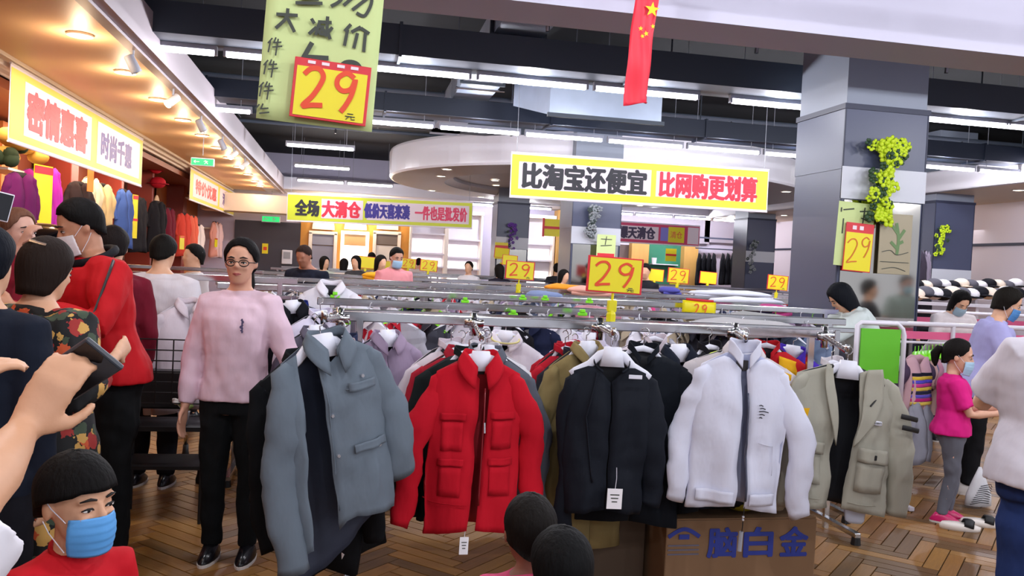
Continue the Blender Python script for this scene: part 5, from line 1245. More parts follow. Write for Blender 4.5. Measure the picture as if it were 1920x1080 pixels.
def hairshape(mb, lim, th=.05, M=None, s=1., n=32, m=14, bulge=0., seed=0, front_th=None):
    c = V((0, .06, .60)); A = V((.335, .41, .40))
    def limit(az):
        a_ = abs(math.degrees(az))
        for (p, q), (r, t_) in zip(lim, lim[1:]):
            if a_ <= r: k = (a_ - p) / (r - p); k = ss(k); return q + (t_ - q) * k
        return lim[-1][1]
    rows_ = []
    for j in range(m + 3):
        ring = []
        for i in range(n):
            az = -PI + 2 * PI * i / n; L = limit(az)
            v = min(1, j / (m - 1)); ph = max(1, L * v)
            t_ = th * (1 + bulge * v) * (1 if bulge else 1 - .6 * ss((v - .7) / .3)) + .012 * noise.noise(V((az * 5, v * 2, seed)))
            if j >= m: t_ = [.02, -.04, -.10][j - m]
            if ph <= 95:
                r = math.radians(ph); q = V((math.sin(az) * math.sin(r), -math.cos(az) * math.sin(r), math.cos(r)))
                p = c + V((q.x * (A.x + t_), q.y * (A.y + t_), q.z * (A.z + t_)))
            else:
                k = (ph - 95) / 90.
                q = V((math.sin(az), -math.cos(az), 0)); sh = 1 - .22 * min(1, k)
                p = c + V((q.x * (A.x * sh + t_), q.y * (A.y * sh + t_), -math.sin(math.radians(5)) * A.z - k * .9))
            ring.append(p)
        rows_.append(ring)
    vs = [p for r in rows_ for p in r]; fs = []
    for j in range(len(rows_) - 1):
        for i in range(n):
            k = (i + 1) % n; fs.append((j * n + i, j * n + k, (j + 1) * n + k, (j + 1) * n + i))
    fs.append(tuple(range(n))); fs.append(tuple((len(rows_) - 1) * n + i for i in range(n))[::-1])
    return mb.add(vs, fs, 0, M)
SHORT = [(0, 56), (35, 58), (58, 80), (80, 98), (105, 112), (140, 128), (180, 134)]
BOWL = [(0, 80), (30, 79), (52, 86), (75, 92), (100, 100), (135, 122), (180, 128)]
PULLED = [(0, 47), (30, 52), (52, 78), (72, 98), (100, 112), (150, 128), (180, 132)]
LONG = [(0, 50), (30, 56), (55, 88), (75, 150), (110, 190), (180, 200)]
BOB = [(0, 60), (28, 66), (48, 120), (70, 165), (110, 175), (180, 180)]
BROWC = mat('brow_hair', '17110f', rough=.7); EYEW = mat('eye_white', 'e8e2dc', rough=.3); EYED = mat('eye_dark', '120c0a', rough=.15); LIPM = mat('lips', 'b4605c', rough=.45)
MASKM = mat('mask_cloth', rough=.6, obj=True, bump=.1)
def person(lab, X, Y, H, yaw=0., vox=.014, skin=SKC, lean=0., hy=0., hp=0., hr=0., hk=.135, wide=1., arms={}, top=('d0d0d0', 'long', .50), bottom=('15151a', 1.), hair=SHORT, hairc='14110f', hth=.05, hb=0., mask=None, shoes='15151a', legs=None, face=True, nape=None, extras=None, vhand=False, curl=.5, neckr=1., topd=.012, cat='person', loose=1., grp=None, topmat=None, hs=1., hsp=1., sl_r=1., handn=None, z0=0.):
    t = thing('person', lab, cat, (X, Y, z0), (0, 0, math.radians(yaw)), group=grp)
    hh = H * hk; k = (H - hh) / (.865 * H)
    hip = V((0, 0, .53 * H * k)); la = math.radians(lean)
    def up(x, y, z):
        p = V((x * H * wide, y * H, z * H * k)); a_ = la * ss((z - .50) / .14)
        dy, dz = p.y - hip.y, p.z - hip.z
        return V((p.x, hip.y + dy * math.cos(a_) - dz * math.sin(a_), hip.z + dz * math.cos(a_) + dy * math.sin(a_)))
    Rl = Matrix.Rotation(la, 3, 'X')
    # lean: +Z turns towards -Y
    def torso(mb, infl, z0_=.0, z1_=.9, n=20, hemx=1., yo=0.):
        rings = []
        for (z, rx, ry, yo_) in TLV:
            if z < z0_ - .02 or z > z1_: continue
            c = up(0, yo_, z); f = 1
            rings.append((c, (rx * wide + infl) * H * (hemx if z < .6 else 1), (ry * (.5 + .5 * wide) + infl) * H * (hemx if z < .6 else 1), Matrix.Rotation(la * ss((z - .50) / .14), 3, 'X')))
        mb.loft(rings, n, pw=.92)
    hx, kx, axx = .052, .056, .056
    L = legs or {}
    def legpts(sx):
        q = L.get('r' if sx < 0 else 'l', [(sx * kx, -.006, .28), (sx * axx, .01, .045)])
        return [V((sx * hx * H * wide, 0, .51 * H * k))] + [V((a_[0] * H, a_[1] * H, a_[2] * H * k)) for a_ in q]
    def armpts(sx):
        s_ = up(sx * .093, .008, .790); key = 'r' if sx < 0 else 'l'
        if key in arms: e, w = [V(p) * H for p in arms[key]]
        else: e = s_ + V((sx * .028, .012, -.175)) * H; w = e + V((sx * .0, -.035, -.145)) * H
        return s_, e, w
    # continuous body
    mb = MB(); torso(mb, -.002)
    nb = up(0, .012, .845); ch = up(0, -.0, .868)
    head0 = up(0, .0, .865)
    RH = Matrix.Rotation(la * .5, 3, 'X') @ Matrix.Rotation(math.radians(hy), 3, 'Z') @ Matrix.Rotation(math.radians(hp), 3, 'X') @ Matrix.Rotation(math.radians(hr), 3, 'Y')
    piv = head0 + V((0, .010 * H, .010 * H))
    MH = Matrix.Translation(piv) @ RH.to_4x4() @ Matrix.Scale(hh, 4) @ Matrix.Translation(V((0, -.09, -.14)))
    mb.tube([up(0, .012, .80), up(0, .010, .84), MH @ V((0, .09, .14)), MH @ V((0, .07, .4))], [(.042 * H * neckr, .038 * H), (.034 * H * neckr, .033 * H), (.032 * H * neckr, .033 * H), (.032 * H, .033 * H)], n=12, side=(1, 0, 0))
    mb.ball((0, .06, .60), (.335, .41, .40), 22, 16, M=MH)
    mb.loft([((0, -.19, .01), .10, .09), ((0, -.15, .05), .17, .17), ((0, -.10, .16), .235, .24), ((0, -.06, .32), .285, .29), ((0, -.03, .5), .31, .32)], 18, M=MH)
    if face:
        mb.tube([(0, -.33, .56), (0, -.365, .48), (0, -.40, .41), (0, -.385, .365)], [.03, .035, .05, .03], n=8, M=MH)
        for sx in (-1, 1):
            mb.ball((sx * .045, -.365, .385), (.032, .04, .03), 8, 6, M=MH)
            mb.ball((sx * .14, -.285, .385), (.09, .07, .08), 8, 6, M=MH)       # cheek
            mb.tube([(sx * .05, -.335, .58), (sx * .15, -.325, .60), (sx * .22, -.27, .57)], .03, n=6, M=MH)   # brow ridge
            mb.ball((sx * .335, .07, .46), (.035, .075, .125), 8, 8, M=MH)      # ear
        mb.ball((0, -.325, .235), (.09, .045, .05), 10, 6, M=MH)                # mouth mound
        mb.ball((0, -.255, .06), (.09, .07, .06), 10, 6, M=MH)                  # chin
    for sx in (-1, 1):
        s_, e, w = armpts(sx); key = 'r' if sx < 0 else 'l'
        m1 = s_.lerp(e, .5)
        mb.tube([up(sx * .06, .008, .795), s_, m1, e, e.lerp(w, .3), e.lerp(w, .8), w], [.03 * H, .031 * H, .027 * H, .0215 * H, .023 * H, .0165 * H, (.0175 * H, .0125 * H)], n=12)
        d = (w - e).normalized(); hn = V((-sx, 0, 0)) + V((0, -.25, 0))
        hd = d
        if handn and key in handn: hn = V(handn[key][0]); hd = V(handn[key][1]) if len(handn[key]) > 1 else d
        hand(mb, w + hd * .004 * H, hd, hn, H / 1.68 * hs * (1.0 if hk < .15 else .95), curl, spread=hsp, thumb=(1 if (hd.cross(hn)).dot(V((0, -1, .3))) > 0 else -1))
        q = legpts(sx)
        mb.tube([q[0] + V((0, 0, .03 * H)), q[0], q[0].lerp(q[1], .5), q[1], q[1].lerp(q[2], .35), q[2], q[2] - V((0, 0, .03 * H))], [.052 * H, .052 * H, .044 * H, .031 * H, .032 * H, .022 * H, .022 * H], n=12)
    mb.build('body', SKIN, t, remesh=vox, sm=2 if vox < .009 else 1, color=skin)
    # clothes
    vc = max(.009, vox)
    if top:
        tc, slv, hem = top[:3]; m = topmat or CLOTH
        mb = MB(); torso(mb, topd, hem - .0, .825, hemx=loose)
        mb.tube([up(0, .012, .78), up(0, .012, .815), up(0, .012, .838)], [(.092 * H * wide, .052 * H), (.074 * H * wide, .05 * H), (.055 * H, .046 * H)], n=18, side=(1, 0, 0))
        for sx in (-1, 1):
            s_, e, w = armpts(sx)
            if slv == 'long':
                mb.tube([up(sx * .05, .008, .79), s_, s_.lerp(e, .5), e, e.lerp(w, .5), e.lerp(w, .93)], [(.046 * H) * sl_r, .046 * H * sl_r, .041 * H * sl_r, .036 * H * sl_r, .031 * H * sl_r, .024 * H * sl_r], n=14)
            elif slv == '3/4':
                mb.tube([up(sx * .05, .008, .79), s_, s_.lerp(e, .5), e, e.lerp(w, .45)], [.046 * H, .046 * H * sl_r, .041 * H * sl_r, .036 * H * sl_r, .033 * H * sl_r], n=14)
            elif slv == 'short':
                mb.tube([up(sx * .05, .008, .79), s_, s_.lerp(e, .45), s_.lerp(e, .78)], [.044 * H, .048 * H * sl_r, .047 * H * sl_r, .048 * H * sl_r], n=14)
        mb.build('top', m, t, remesh=vc, sm=3, disp=.014 * H, dscale=.07 * H, color=tc)
    bc, bag = bottom[:2]
    mb = MB(); torso(mb, bottom[2] if len(bottom) > 2 else .006, .46, .585)
    for sx in (-1, 1):
        q = legpts(sx)
        mb.tube([q[0] + V((0, 0, .02 * H)), q[0] - V((0, 0, .03 * H)), q[0].lerp(q[1], .5), q[1], q[1].lerp(q[2], .5), q[2] + (q[1] - q[2]) * .02], [.058 * H, .060 * H, .052 * H * bag, .040 * H * bag, .036 * H * bag, .030 * H * bag], n=14)
    mb.build('trousers', CLOTH, t, remesh=vc, sm=3, disp=.012 * H, dscale=.06 * H, color=bc)
    for sx in (-1, 1):
        q = legpts(sx)[2]; f = H / 1.7
        s_ = MB(); s_.loft([((q.x, q.y - .035 * f, .0), .043 * f, .125 * f), ((q.x, q.y - .035 * f, .03 * f), .046 * f, .13 * f), ((q.x, q.y - .02 * f, .06 * f), .040 * f, .095 * f), ((q.x, q.y + .005 * f, .095 * f), .035 * f, .045 * f)], 16)
        sh = s_.build('shoe', GLOSSY, t, smooth=True, color=shoes)
        if vox < .013: s_ = MB(); s_.loft([((q.x, q.y - .036 * f, -.001), .046 * f, .13 * f), ((q.x, q.y - .036 * f, .018 * f), .047 * f, .133 * f)], 18); s_.build('sole', PAINT, sh, color='d8d4d0')
    if hair:
        mb = MB(); hairshape(mb, hair, th=hth, M=MH, bulge=hb, seed=X)
        if nape == 'ponytail': mb.tube([MH @ V(p) for p in ((0, .42, .62), (0, .58, .60), (.02, .66, .44), (.02, .62, .20), (.0, .58, .05))], [.09 * hh, .13 * hh, .14 * hh, .10 * hh, .03 * hh], n=12)
        if nape == 'lowtail': mb.tube([MH @ V(p) for p in ((.0, .36, .45), (.1, .42, .25), (.2, .25, -.02), (.22, .12, -.2))], [.12 * hh, .12 * hh, .09 * hh, .04 * hh], n=12)
        if nape == 'bun': mb.ball((0, .42, .82), (.17, .17, .16), 12, 8, M=MH)
        mb.build('hair', HAIR, t, smooth=True, color=hairc)
    if face and vox < .0135:
        for sx in (-1, 1):
            mb = MB(); mb.ball((sx * .135, -.318, .485), (.058, .03, .022), 12, 6, M=MH); e = mb.build('eye', EYEW, t, smooth=True)
            mb = MB(); mb.ball((sx * .135, -.337, .485), (.024, .016, .022), 10, 6, M=MH); mb.build('iris', EYED, e, smooth=True)
            mb = MB(); mb.tube([(sx * .07, -.335, .478), (sx * .10, -.349, .503), (sx * .15, -.347, .510), (sx * .205, -.31, .488)], [.008, .012, .012, .006], n=6, M=MH); mb.tube
            mb.build('eyelid', BROWC, e, smooth=True)
            mb = MB(); mb.tube([(sx * .06, -.368, .592), (sx * .13, -.368, .615), (sx * .22, -.305, .59)], [.012, .018, .007], n=6, M=MH); mb.build('eyebrow', BROWC, t, smooth=True)
        if not mask:
            mb = MB(); mb.tube([(-.095, -.335, .235), (-.04, -.372, .25), (0, -.376, .243), (.04, -.372, .25), (.095, -.335, .235)], [.006, .017, .017, .017, .006], n=6, M=MH); mb.tube([(-.07, -.345, .222), (0, -.374, .212), (.07, -.345, .222)], [.006, .022, .006], n=6, M=MH); mb.build('lips', LIPM, t, smooth=True)
    if mask:
        def mk(u, v):
            a_ = math.radians(-66 + 132 * u); b_ = v
            bul = .05 * math.cos(a_) * math.sin(PI * (.25 + .6 * b_)) ; w = 1 - .10 * (1 - math.sin(PI * b_))
            pl = .008 * math.sin(b_ * 5 * 2 * PI)
            x = (.315 * w) * math.sin(a_); y = -.055 - (.285 + bul + pl + (.045 if b_ > .55 else .045 * b_ / .55)) * math.cos(a_) - .02 * math.exp(-(a_ * 3) ** 2) * b_
            return MH @ V((x, y, -.0 + .40 * b_ + .015 * math.cos(a_ * 2) * b_ - .03 * (1 - b_) * math.cos(a_)))
        mb = MB(); mb.grid(mk, 22, 16 if vox < .013 else 6); mm = mb.build('face_mask', MASKM, t, smooth=True, color=mask, solid=(.003 * (hh / .2), 1))
        if vox < .0135:
            for sx in (-1, 1):
                mb = MB(); mb.tube([(sx * .29, -.18, .36), (sx * .345, -.02, .50), (sx * .36, .08, .60)], .006, n=5, M=MH); mb.tube([(sx * .29, -.16, .03), (sx * .34, .02, .22), (sx * .35, .11, .34)], .006, n=5, M=MH); mb.build('ear_loop', WHITEP, mm)
    t['head'] = 1
    del t['head']
    return t, MH, up

def dotted(name, base, cols, sc=9., thr=.33):
    m = bpy.data.materials.new(name); m.use_nodes = True; nt = m.node_tree; n = nt.nodes; b = n['Principled BSDF']; b.inputs['Roughness'].default_value = .8
    tc = n.new('ShaderNodeTexCoord'); prev = None
    mx0 = lin(base)
    for i, c in enumerate(cols):
        mp = n.new('ShaderNodeMapping'); mp.inputs['Location'].default_value = (i * 3.3, i * 1.7, i * .9); nt.links.new(tc.outputs['Object'], mp.inputs['Vector'])
        vo = n.new('ShaderNodeTexVoronoi'); vo.inputs['Scale'].default_value = sc * (1 + .3 * i); nt.links.new(mp.outputs['Vector'], vo.inputs['Vector'])
        no = n.new('ShaderNodeTexNoise'); no.inputs['Scale'].default_value = 55; nt.links.new(tc.outputs['Object'], no.inputs['Vector'])
        ad = n.new('ShaderNodeMath'); ad.operation = 'MULTIPLY_ADD'; ad.inputs[1].default_value = .35; nt.links.new(no.outputs['Fac'], ad.inputs[0]); nt.links.new(vo.outputs['Distance'], ad.inputs[2])
        lt = n.new('ShaderNodeMath'); lt.operation = 'LESS_THAN'; lt.inputs[1].default_value = thr + .17; nt.links.new(ad.outputs[0], lt.inputs[0])
        mx = n.new('ShaderNodeMixRGB'); mx.inputs['Color2'].default_value = lin(c)
        if prev: nt.links.new(prev.outputs['Color'], mx.inputs['Color1'])
        else: mx.inputs['Color1'].default_value = mx0
        nt.links.new(lt.outputs[0], mx.inputs['Fac']); prev = mx
    nt.links.new(prev.outputs['Color'], b.inputs['Base Color']); return m

def gx(px, Y): return at(px, 600, Y).x
# woman in pale pink
H = 1.63
X = gx(447, 4.45); t, MH, up = person('woman in pale pink long-sleeved top, black trousers and glasses standing at the rack', X, 4.45, H, yaw=-9, vox=.008, wide=.90, hy=3, skin='cf9a80',
    arms=dict(r=((-.132, .01, .62), (-.142, -.03, .475)), l=((.165, -.01, .635), (.245, -.14, .645))), top=('d8bccb', 'long', .49), bottom=('0d1013', 1.0), hair=PULLED, hairc='120f10', hth=.075, nape='lowtail', shoes='121216', topd=.016, sl_r=1.05, curl=.35, topmat=FINE,
    handn=dict(l=((0, 0, -1),)))
GL = mat('dark_glasses_frame', '1a1618', rough=.3)
gl = MB()
for sx in (-1, 1):
    gl.tube([MH @ V((sx * .145 + .105 * math.cos(a_), -.365 + .04 * abs(math.cos(a_)) * (1 if math.cos(a_) * sx > 0 else 0), .482 + .072 * math.sin(a_))) for a_ in [k * PI / 8 for k in range(16)]], .0024, n=6, closed=True)
    gl.tube([MH @ V((sx * .25, -.33, .50)), MH @ V((sx * .34, -.10, .50)), MH @ V((sx * .35, .06, .49))], .002, n=5)
gl.tube([MH @ V((-.045, -.37, .50)), MH @ V((0, -.38, .51)), MH @ V((.045, -.37, .50))], .0022, n=5)
gl.build('glasses', GL, t)
fp = up(.036, -.088, .735)
strokes([[(0, .03), (.012, .02), (.004, .008)], [(.012, .006), (-.002, -.006), (.012, -.014)], [(.0, -.02), (.012, -.03)], [(.006, .035), (.008, -.035)]], .007, M=Matrix.Translation(fp)).build('chest_emblem', mat('emblem_violet', '4a4468'), t)
MB().tube([up(.045 * math.sin(a_), .012 - .05 * math.cos(a_), .838 - .022 * max(0, math.cos(a_))) for a_ in [k * PI / 10 for k in range(20)]], .005, n=6, closed=True).build('neckline', FINE, t, smooth=True, color='e6c9d4')

# man in red track top
H = 1.80
X = gx(205, 4.45)
t, MH, up = person('man in red track top and black trousers looking down, with white face mask', X, 4.45, H, yaw=-52, vox=.009, lean=12, hy=-10, hp=16, hk=.132, wide=1.12, skin='b98468',
    arms=dict(r=((-.16, -.14, .66), (-.10, -.29, .70)), l=((.17, -.10, .665), (.07, -.26, .70))), top=('b8121c', 'long', .49), bottom=('0b0d10', 1.25), hair=SHORT, hairc='0f0d0d', hth=.065, mask='d8d0d4', shoes='16181c', topd=.022, sl_r=1.15, loose=1.05, topmat=FINE)
MB().tube([up(.058 * math.sin(a_) * 1.1, .012 - .055 * math.cos(a_), .835 - .012 * math.cos(a_)) for a_ in [k * PI / 10 for k in range(20)]], .02, n=8, closed=True).build('black_collar', FINE, t, smooth=True, color='14141a')
for sx in (-1, 1):
    e = V((sx * .165, -.12, .662)) * H; w = V((sx * .09, -.275, .70)) * H; s_ = up(sx * .11, .0, .805)
    o_ = V((sx * .035, -.00, .045))
    MB().tube([s_ + o_, s_.lerp(e, .5) + o_ * 1.2, e + o_ * .9, e.lerp(w, .5) + o_ * .8], [(.012, .004)] * 4, n=8, side=(0, 0, 1)).build('sleeve_stripe', BLACKM, t, smooth=True)
# woman in black floral dress
H = 1.58
X = gx(62, 3.35)
FLOR = dotted('black_floral_cloth', '0b0b0e', ['c8542c', '9c2a26', 'c89a50', '3c4a38'], 8.)
t, MH, up = person('woman in long black dress with orange and red flowers seen from behind at the left', X, 3.35, H, yaw=150, vox=.010, hk=.135, wide=1.16, skin=SKC, lean=4, hp=10,
    arms=dict(r=((-.16, .02, .65), (-.10, -.15, .72)), l=((.17, -.02, .66), (.15, -.19, .75))), top=('0b0b0e', '3/4', .47), bottom=('0c0c10', 1.1), hair=[(0, 50), (35, 60), (55, 95), (75, 120), (110, 150), (180, 150)], hairc='241a16', hth=.085, shoes='161418', topd=.03, sl_r=1.3, topmat=FLOR, loose=1.15)
mb = MB(); mb.loft([(up(0, .0, .56), .115 * H * 1.1, .085 * H * 1.1), (V((0, 0, .42 * H)), .145 * H, .115 * H), (V((0, 0, .25 * H)), .165 * H, .135 * H), (V((0, 0, .12 * H)), .185 * H, .155 * H), (V((0, 0, .115 * H)), .17 * H, .14 * H)], 40)
mb.build('skirt', FLOR, t, remesh=.012, disp=.05, dscale=.10)
# small floral clasp in her hair
MB().tube([MH @ V((-.25, .35, .86)), MH @ V((0, .46, .90)), MH @ V((.25, .35, .86))], .008, n=6).build('hair_clip', CHROME, t)
# person with dark blue cap-like hair at the extreme left
t, MH, up = person('person in dark navy jacket cut off at the left edge', gx(-30, 3.0), 3.0, 1.60, yaw=170, vox=.013, top=('141a28', 'long', .48), bottom=('101018', 1.1), hair=[(0, 52), (35, 60), (60, 90), (110, 125), (180, 135)], hairc='10131c', hth=.09, face=False)
# raised hand with white phone behind
t, MH, up = person('brown-haired person behind the floral woman, raising a white phone', gx(28, 5.1), 5.1, 1.74, yaw=60, vox=.013, top=('8a2030', 'long', .5), bottom=('15151a', 1.), hair=PULLED, hairc='6e4c3c', hth=.07, nape='bun', arms=dict(r=((-.15, -.08, .70), (-.13, -.16, .87)), l=((.15, -.08, .68), (.1, -.2, .8))), skin='c89a88')
ph = thing('phone', 'white phone held up at the extreme left edge', 'phone', at(6, 388, 4.9), (0, .2, .3)); MB().box((0, 0, 0), (.075, .009, .15), ch=.004).build('case', WHITEP, ph); MB().box((0, -.005, 0), (.068, .002, .138)).build('screen', mat('screen_dark', '101218', rough=.1), ph)

# man in white shirt from behind, person in maroon between, small head
person('man in white shirt seen from behind, right of the red-clad man', gx(296, 5.9), 5.9, 1.66, yaw=172, vox=.012, wide=1.18, top=('d8d2d8', 'long', .5), bottom=('16161c', 1.1), hair=SHORT, hairc='14110f', hth=.06, lean=3, hp=15, topd=.022, sl_r=1.15, loose=1.08)
person('person in dark maroon top half hidden behind the red-clad man', gx(206, 5.3), 5.3, 1.68, yaw=200, vox=.013, wide=.98, top=('6e1428', 'long', .5), bottom=('121216', 1.), hair=SHORT, hairc='1a1414', hth=.07, hp=10, topd=.02)
person('person with dark hair just beyond the white-shirted man, face turned left', gx(357, 8.2), 8.2, 1.62, yaw=-60, vox=.014, top=('cfc8c8', 'short', .5), hair=SHORT, hth=.06)
# people beyond the racks
person('man in dark navy top bending over the far racks, right of the woman in pink', gx(582, 9.8), 9.8, 1.72, yaw=-30, vox=.014, lean=16, hp=14, wide=1.2, top=('141828', 'short', .5), hair=SHORT, hairc='2c1c18', skin='a87058', hth=.03)
person('man in salmon pink shirt with blue mask beyond the middle racks', gx(733, 11.0), 11.0, 1.74, yaw=22, vox=.013, wide=1.1, hp=12, lean=6, top=('dd8f94', 'short', .5), hair=SHORT, mask='9cc0dc', skin='c49078', hth=.06)
farp = [(604, 492, 15.5, 'c8ccb8', 'person in pale green top before the leftmost arch', BOB, 1.58), (640, 494, 16.5, 'd8ccc0', 'person in cream top before the lit arch, left side', BOB, 1.56), (663, 488, 15.0, '38383c', 'person in dark grey top before the lit arch', LONG, 1.62), (691, 482, 19.0, 'c8b040', 'person with black hair above a yellow card left of the pink-shirted man', SHORT, 1.72),
        (708, 485, 13.0, '17171c', 'person in black standing directly left of the pink-shirted man', LONG, 1.64), (780, 489, 20.5, 'd8d0d0', 'person with dark hair before the white shelves, right of yellow cards', SHORT, 1.66), (874, 492, 16.0, 'e0dce0', 'dark-haired person in white at the right end of the white shelves', PULLED, 1.62), (932, 500, 15.0, '201c28', 'person in black just left of the far blue pillar', BOB, 1.60),
        (1052, 508, 13.5, '16161c', 'person in black before the honey wood column', LONG, 1.56), (1040, 500, 17.5, '2a2a30', 'second dark-clad person beside the honey wood column', SHORT, 1.68), (1205, 500, 13.0, '18181e', 'person in black half hidden behind the large price card', SHORT, 1.72)]
for i, (px, py, Y, c_, lab, hr_, Hh) in enumerate(farp):
    person(lab, gx(px, Y), Y, Hh, yaw=[40, 160, -30, 200][i % 4], vox=.018, top=(c_, 'short' if i % 2 else 'long', .5), hair=hr_, hth=.06, hp=10 if i % 3 else 0, face=i % 2 == 0)
# right side
person('woman with black bob bending down beside the big pillar in a pale mint top', gx(1652, 6.6), 6.6, 1.68, yaw=-100, vox=.012, lean=34, hp=22, top=('d4dedc', 'short', .5), hair=BOB, hth=.09, hairc='10131a', topd=.024, loose=1.1, arms=dict(r=((-.13, -.36, .62), (-.06, -.47, .60)), l=((.13, -.36, .62), (.06, -.47, .60))))
person('man in grey-green T-shirt with blue mask, seen mirrored in the big pillar', gx(1690, 10.2), 4.4, 1.72, yaw=184, vox=.013, wide=1.08, top=('96a8a4', 'short', .5), hair=SHORT, mask='86bcd0', skin='c08c74', hth=.05, hp=6, lean=4, arms=dict(r=((-.17, .0, .62), (-.22, -.12, .68)), l=((.15, .0, .62), (.12, -.12, .6))))
person('dark-haired person in black at the caps, directly right of the masked man', gx(1728, 12.6), 12.6, 1.68, yaw=30, vox=.016, top=('1c1a22', 'long', .5), hair=SHORT, hth=.07)
person('person with black hair seen mirrored in the big pillar below the price card', gx(1626, 9.2), 5.4, 1.62, yaw=110, vox=.016, top=('30303a', 'long', .5), hair=SHORT, hth=.07)
person('woman with long black hair and blue mask looking down in a cream top', gx(1772, 7.7), 7.7, 1.60, yaw=-4, vox=.012, lean=20, hp=26, wide=1.12, top=('ddd4d4', 'long', .5), hair=LONG, hairc='12100f', hth=.085, mask='9cb8c8', topd=.024, loose=1.1, arms=dict(r=((-.16, -.14, .62), (-.06, -.24, .64)), l=((.16, -.14, .62), (.06, -.24, .64))))
person('woman in lavender blouse with blue mask and black trousers behind the girl', gx(1838, 5.7), 5.7, 1.62, yaw=52, vox=.011, lean=16, hp=14, wide=1.12, top=('aaa8d8', 'short', .47), bottom=('101014', 1.1), hair=[(0, 52), (35, 58), (60, 95), (85, 130), (180, 140)], hairc='17130f', hth=.07, mask='4a84c0', topd=.024, loose=1.1, shoes='d8d4d0', arms=dict(r=((-.15, -.12, .64), (-.05, -.26, .63)), l=((.16, -.12, .62), (.08, -.27, .60))))
# girl
H = 1.235
t, MH, up = person('small girl in bright pink T-shirt and grey leggings with pale blue mask and ponytail', gx(1797, 5.0), 5.0, H, yaw=58, vox=.007, hk=.175, wide=1.02, top=('d81e80', 'short', .50), bottom=('63646e', .92), hair=PULLED, hairc='14100f', hth=.05, nape='ponytail', mask='a4c4dc', shoes='c81e64', topd=.020, hp=8, hy=-6, loose=1.12, skin='d8a58a',
    arms=dict(r=((-.12, -.07, .60), (-.07, -.20, .615)), l=((.13, -.06, .60), (.10, -.20, .62))), legs=dict(r=[(-.050, -.01, .27), (-.052, .03, .045)], l=[(.055, -.03, .27), (.050, -.01, .045)]), topmat=FINE)
MB().tube([MH @ V((.09 * math.cos(a_), .46 + .02 * math.sin(a_), .61 + .09 * math.sin(a_))) for a_ in [k * PI / 6 for k in range(12)]], .008, n=6, closed=True).build('hair_tie', mat('pale_tie', 'a8b8c8'), t)
# white T-shirt and jeans at the right edge
H = 1.66
JE = dotted('blue_denim', '24345e', ['2c3e6c', '1e2c52'], 30., .3)
t, MH, up = person('person in white T-shirt and blue jeans cut off by the right edge, seen from behind', gx(2015, 2.8), 2.8, H, yaw=178, vox=.010, wide=1.42, top=('d2cdd6', 'short', .52), bottom=('26386a', 1.35, .014), legs=dict(r=[(-.085, -.006, .28), (-.08, .01, .045)], l=[(.085, -.006, .28), (.08, .01, .045)]), hair=LONG, hairc='1a1412', topd=.028, loose=1.10, arms=dict(r=((-.13, -.12, .66), (-.03, -.22, .68)), l=((.13, -.12, .66), (.03, -.22, .68))), topmat=FINE, lean=3)
# zebra-striped bag and shoes near the lavender woman
p = at(1836, 905, 5.3)
t = thing('striped_bag', 'black and white striped cloth bag beside the white T-shirt person', 'bag', (p.x, 5.3, p.z - .16))
t.scale = (.8, .8, .8)
MB().loft([((0, 0, 0), .13, .06), ((0, 0, .1), .12, .06), ((0, 0, .24), .06, .03), ((0, 0, .34), .012, .012)], 20).build('pouch', CLOTH, t, smooth=True, color='d8d8dc')
for k in range(9): MB().tube([(-.12 + .012 * k, -.05, .02 + .02 * k), (-.03 + .012 * k, -.064, .04 + .02 * k), (.06 + .003 * k, -.058, .03 + .018 * k)], .0035, n=4).build('stripe', BLACKM, t)
for i, (px, py) in enumerate([(1800, 985), (1838, 978)]):
    p = atz(px, py, .03); t = thing('shoe', ['white sandal with black strap standing by the girl', 'second white sandal with black strap, farther from the girl'][i], 'shoe', (p.x, p.y, 0), (0, 0, 1.15))
    MB().loft([((0, 0, 0), .045, .12), ((0, 0, .03), .047, .125), ((0, .02, .045), .04, .09)], 16).build('sole', PAINT, t, smooth=True, color='e4dcd4')
    MB().tube([(-.045, -.04, .03), (-.02, -.05, .07), (.02, -.05, .07), (.045, -.04, .03)], [(.03, .006)] * 4, n=8, side=(0, 1, 0)).build('strap', BLACKM, t, smooth=True)

# boy with bowl cut and blue mask, bottom left
H = 1.12
pb = at(142, 960, 1.95)
t, MH, up = person('boy in red T-shirt with bowl haircut and blue surgical mask, bottom left corner', pb.x, 1.95, H, yaw=36, vox=.0045, hk=.172, wide=.78, top=('c01020', 'short', .50), bottom=('202430', 1.), hair=BOWL, hairc='0e0c0c', hth=.055, hb=.25, mask='5ba4e6', skin='d9a482', topd=.014, hy=17, hp=2, topmat=FINE, hr=-3)
MB().tube([up(.046 * math.sin(a_), .012 - .042 * math.cos(a_), .838 - .012 * math.cos(a_)) for a_ in [k * PI / 10 for k in range(20)]], .006, n=6, closed=True).build('neck_rib', FINE, t, smooth=True, color='b00e1c')
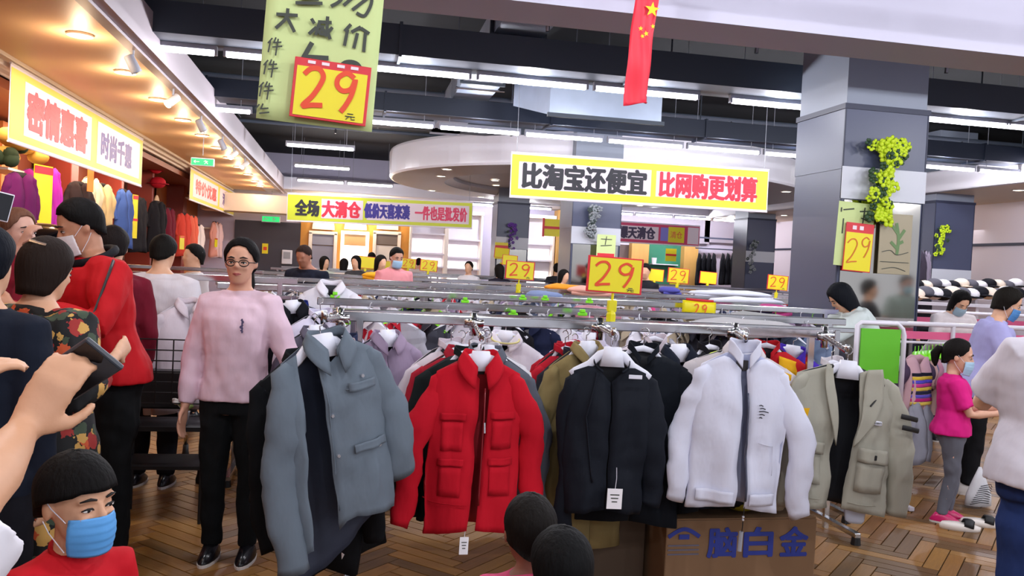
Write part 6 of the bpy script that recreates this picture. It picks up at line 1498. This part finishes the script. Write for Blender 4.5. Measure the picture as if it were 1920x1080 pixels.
# two children's heads, bottom centre
p = at(993, 990, 2.15)
person('child with short dark hair, farther of two heads at the bottom edge', p.x, 2.15, .975, yaw=178, vox=.008, hk=.19, top=('d05078', 'short', .5), hair=[(0, 52), (35, 56), (70, 88), (110, 115), (180, 132)], hairc='15110f', hth=.045, skin='8a5a48')
p = at(1052, 1060, 1.95)
person('child with glossy black hair seen from behind, nearer head at the bottom edge', p.x, 1.95, .945, yaw=190, vox=.008, hk=.195, top=('e0a8b8', 'short', .5), hair=[(0, 60), (40, 80), (70, 110), (110, 150), (180, 165)], hairc='0f0f10', hth=.075, skin='a87058')

# person taking a picture at the bottom left: both hands on a dark phone
H = 1.50
Xp, Yp_, yawp = -.575, 1.0, 160.
Mp = Matrix.Translation((Xp, Yp_, 0)) @ Matrix.Rotation(math.radians(yawp), 4, 'Z'); Mi = Mp.inverted()
wr = at(40, 812, 1.16); wl = at(-110, 745, 1.32); er = at(-45, 925, 1.02); el = at(-150, 860, 1.1)
L_ = lambda p: tuple((Mi @ p) / H)
ri = Mi.to_3x3()
dr = (at(112, 706, 1.18) - wr).normalized(); dl = (at(-20, 690, 1.36) - wl).normalized()
nr = (V((.1, .25, 1))).normalized()
t, MH, up = person('person in white T-shirt at lower left, holding a dark phone with both hands', Xp, Yp_, H, yaw=yawp, vox=.0055, wide=1.12, top=('e2dfe6', 'short', .5), bottom=('30384e', 1.), hair=SHORT, skin='cf9c7a', topd=.022,
    arms=dict(r=(L_(er), L_(wr)), l=(L_(el), L_(wl))), handn=dict(r=(ri @ V((.12, 1, .12)), ri @ dr), l=(ri @ V((.6, .6, -.2)), ri @ dl)), curl=.5, hs=.86, hsp=1.0, topmat=FINE)
pp = at(152, 692, 1.235)
ph = thing('phone', 'dark grey phone held by the person at the lower left', 'phone', pp, (math.radians(40), math.radians(-30), math.radians(-35)))
MB().box((0, 0, 0), (.105, .0085, .062), ch=.003).build('case', mat('phone_grey', '3c4048', rough=.35), ph)
MB().box((0, -.0048, 0), (.099, .001, .056)).build('screen', MATS['screen_dark'], ph)
MB().tube([(.04, .004, .014), (.04, .0065, .014)], .008, n=14).build('camera_lens', MATS['black_gloss'], ph)
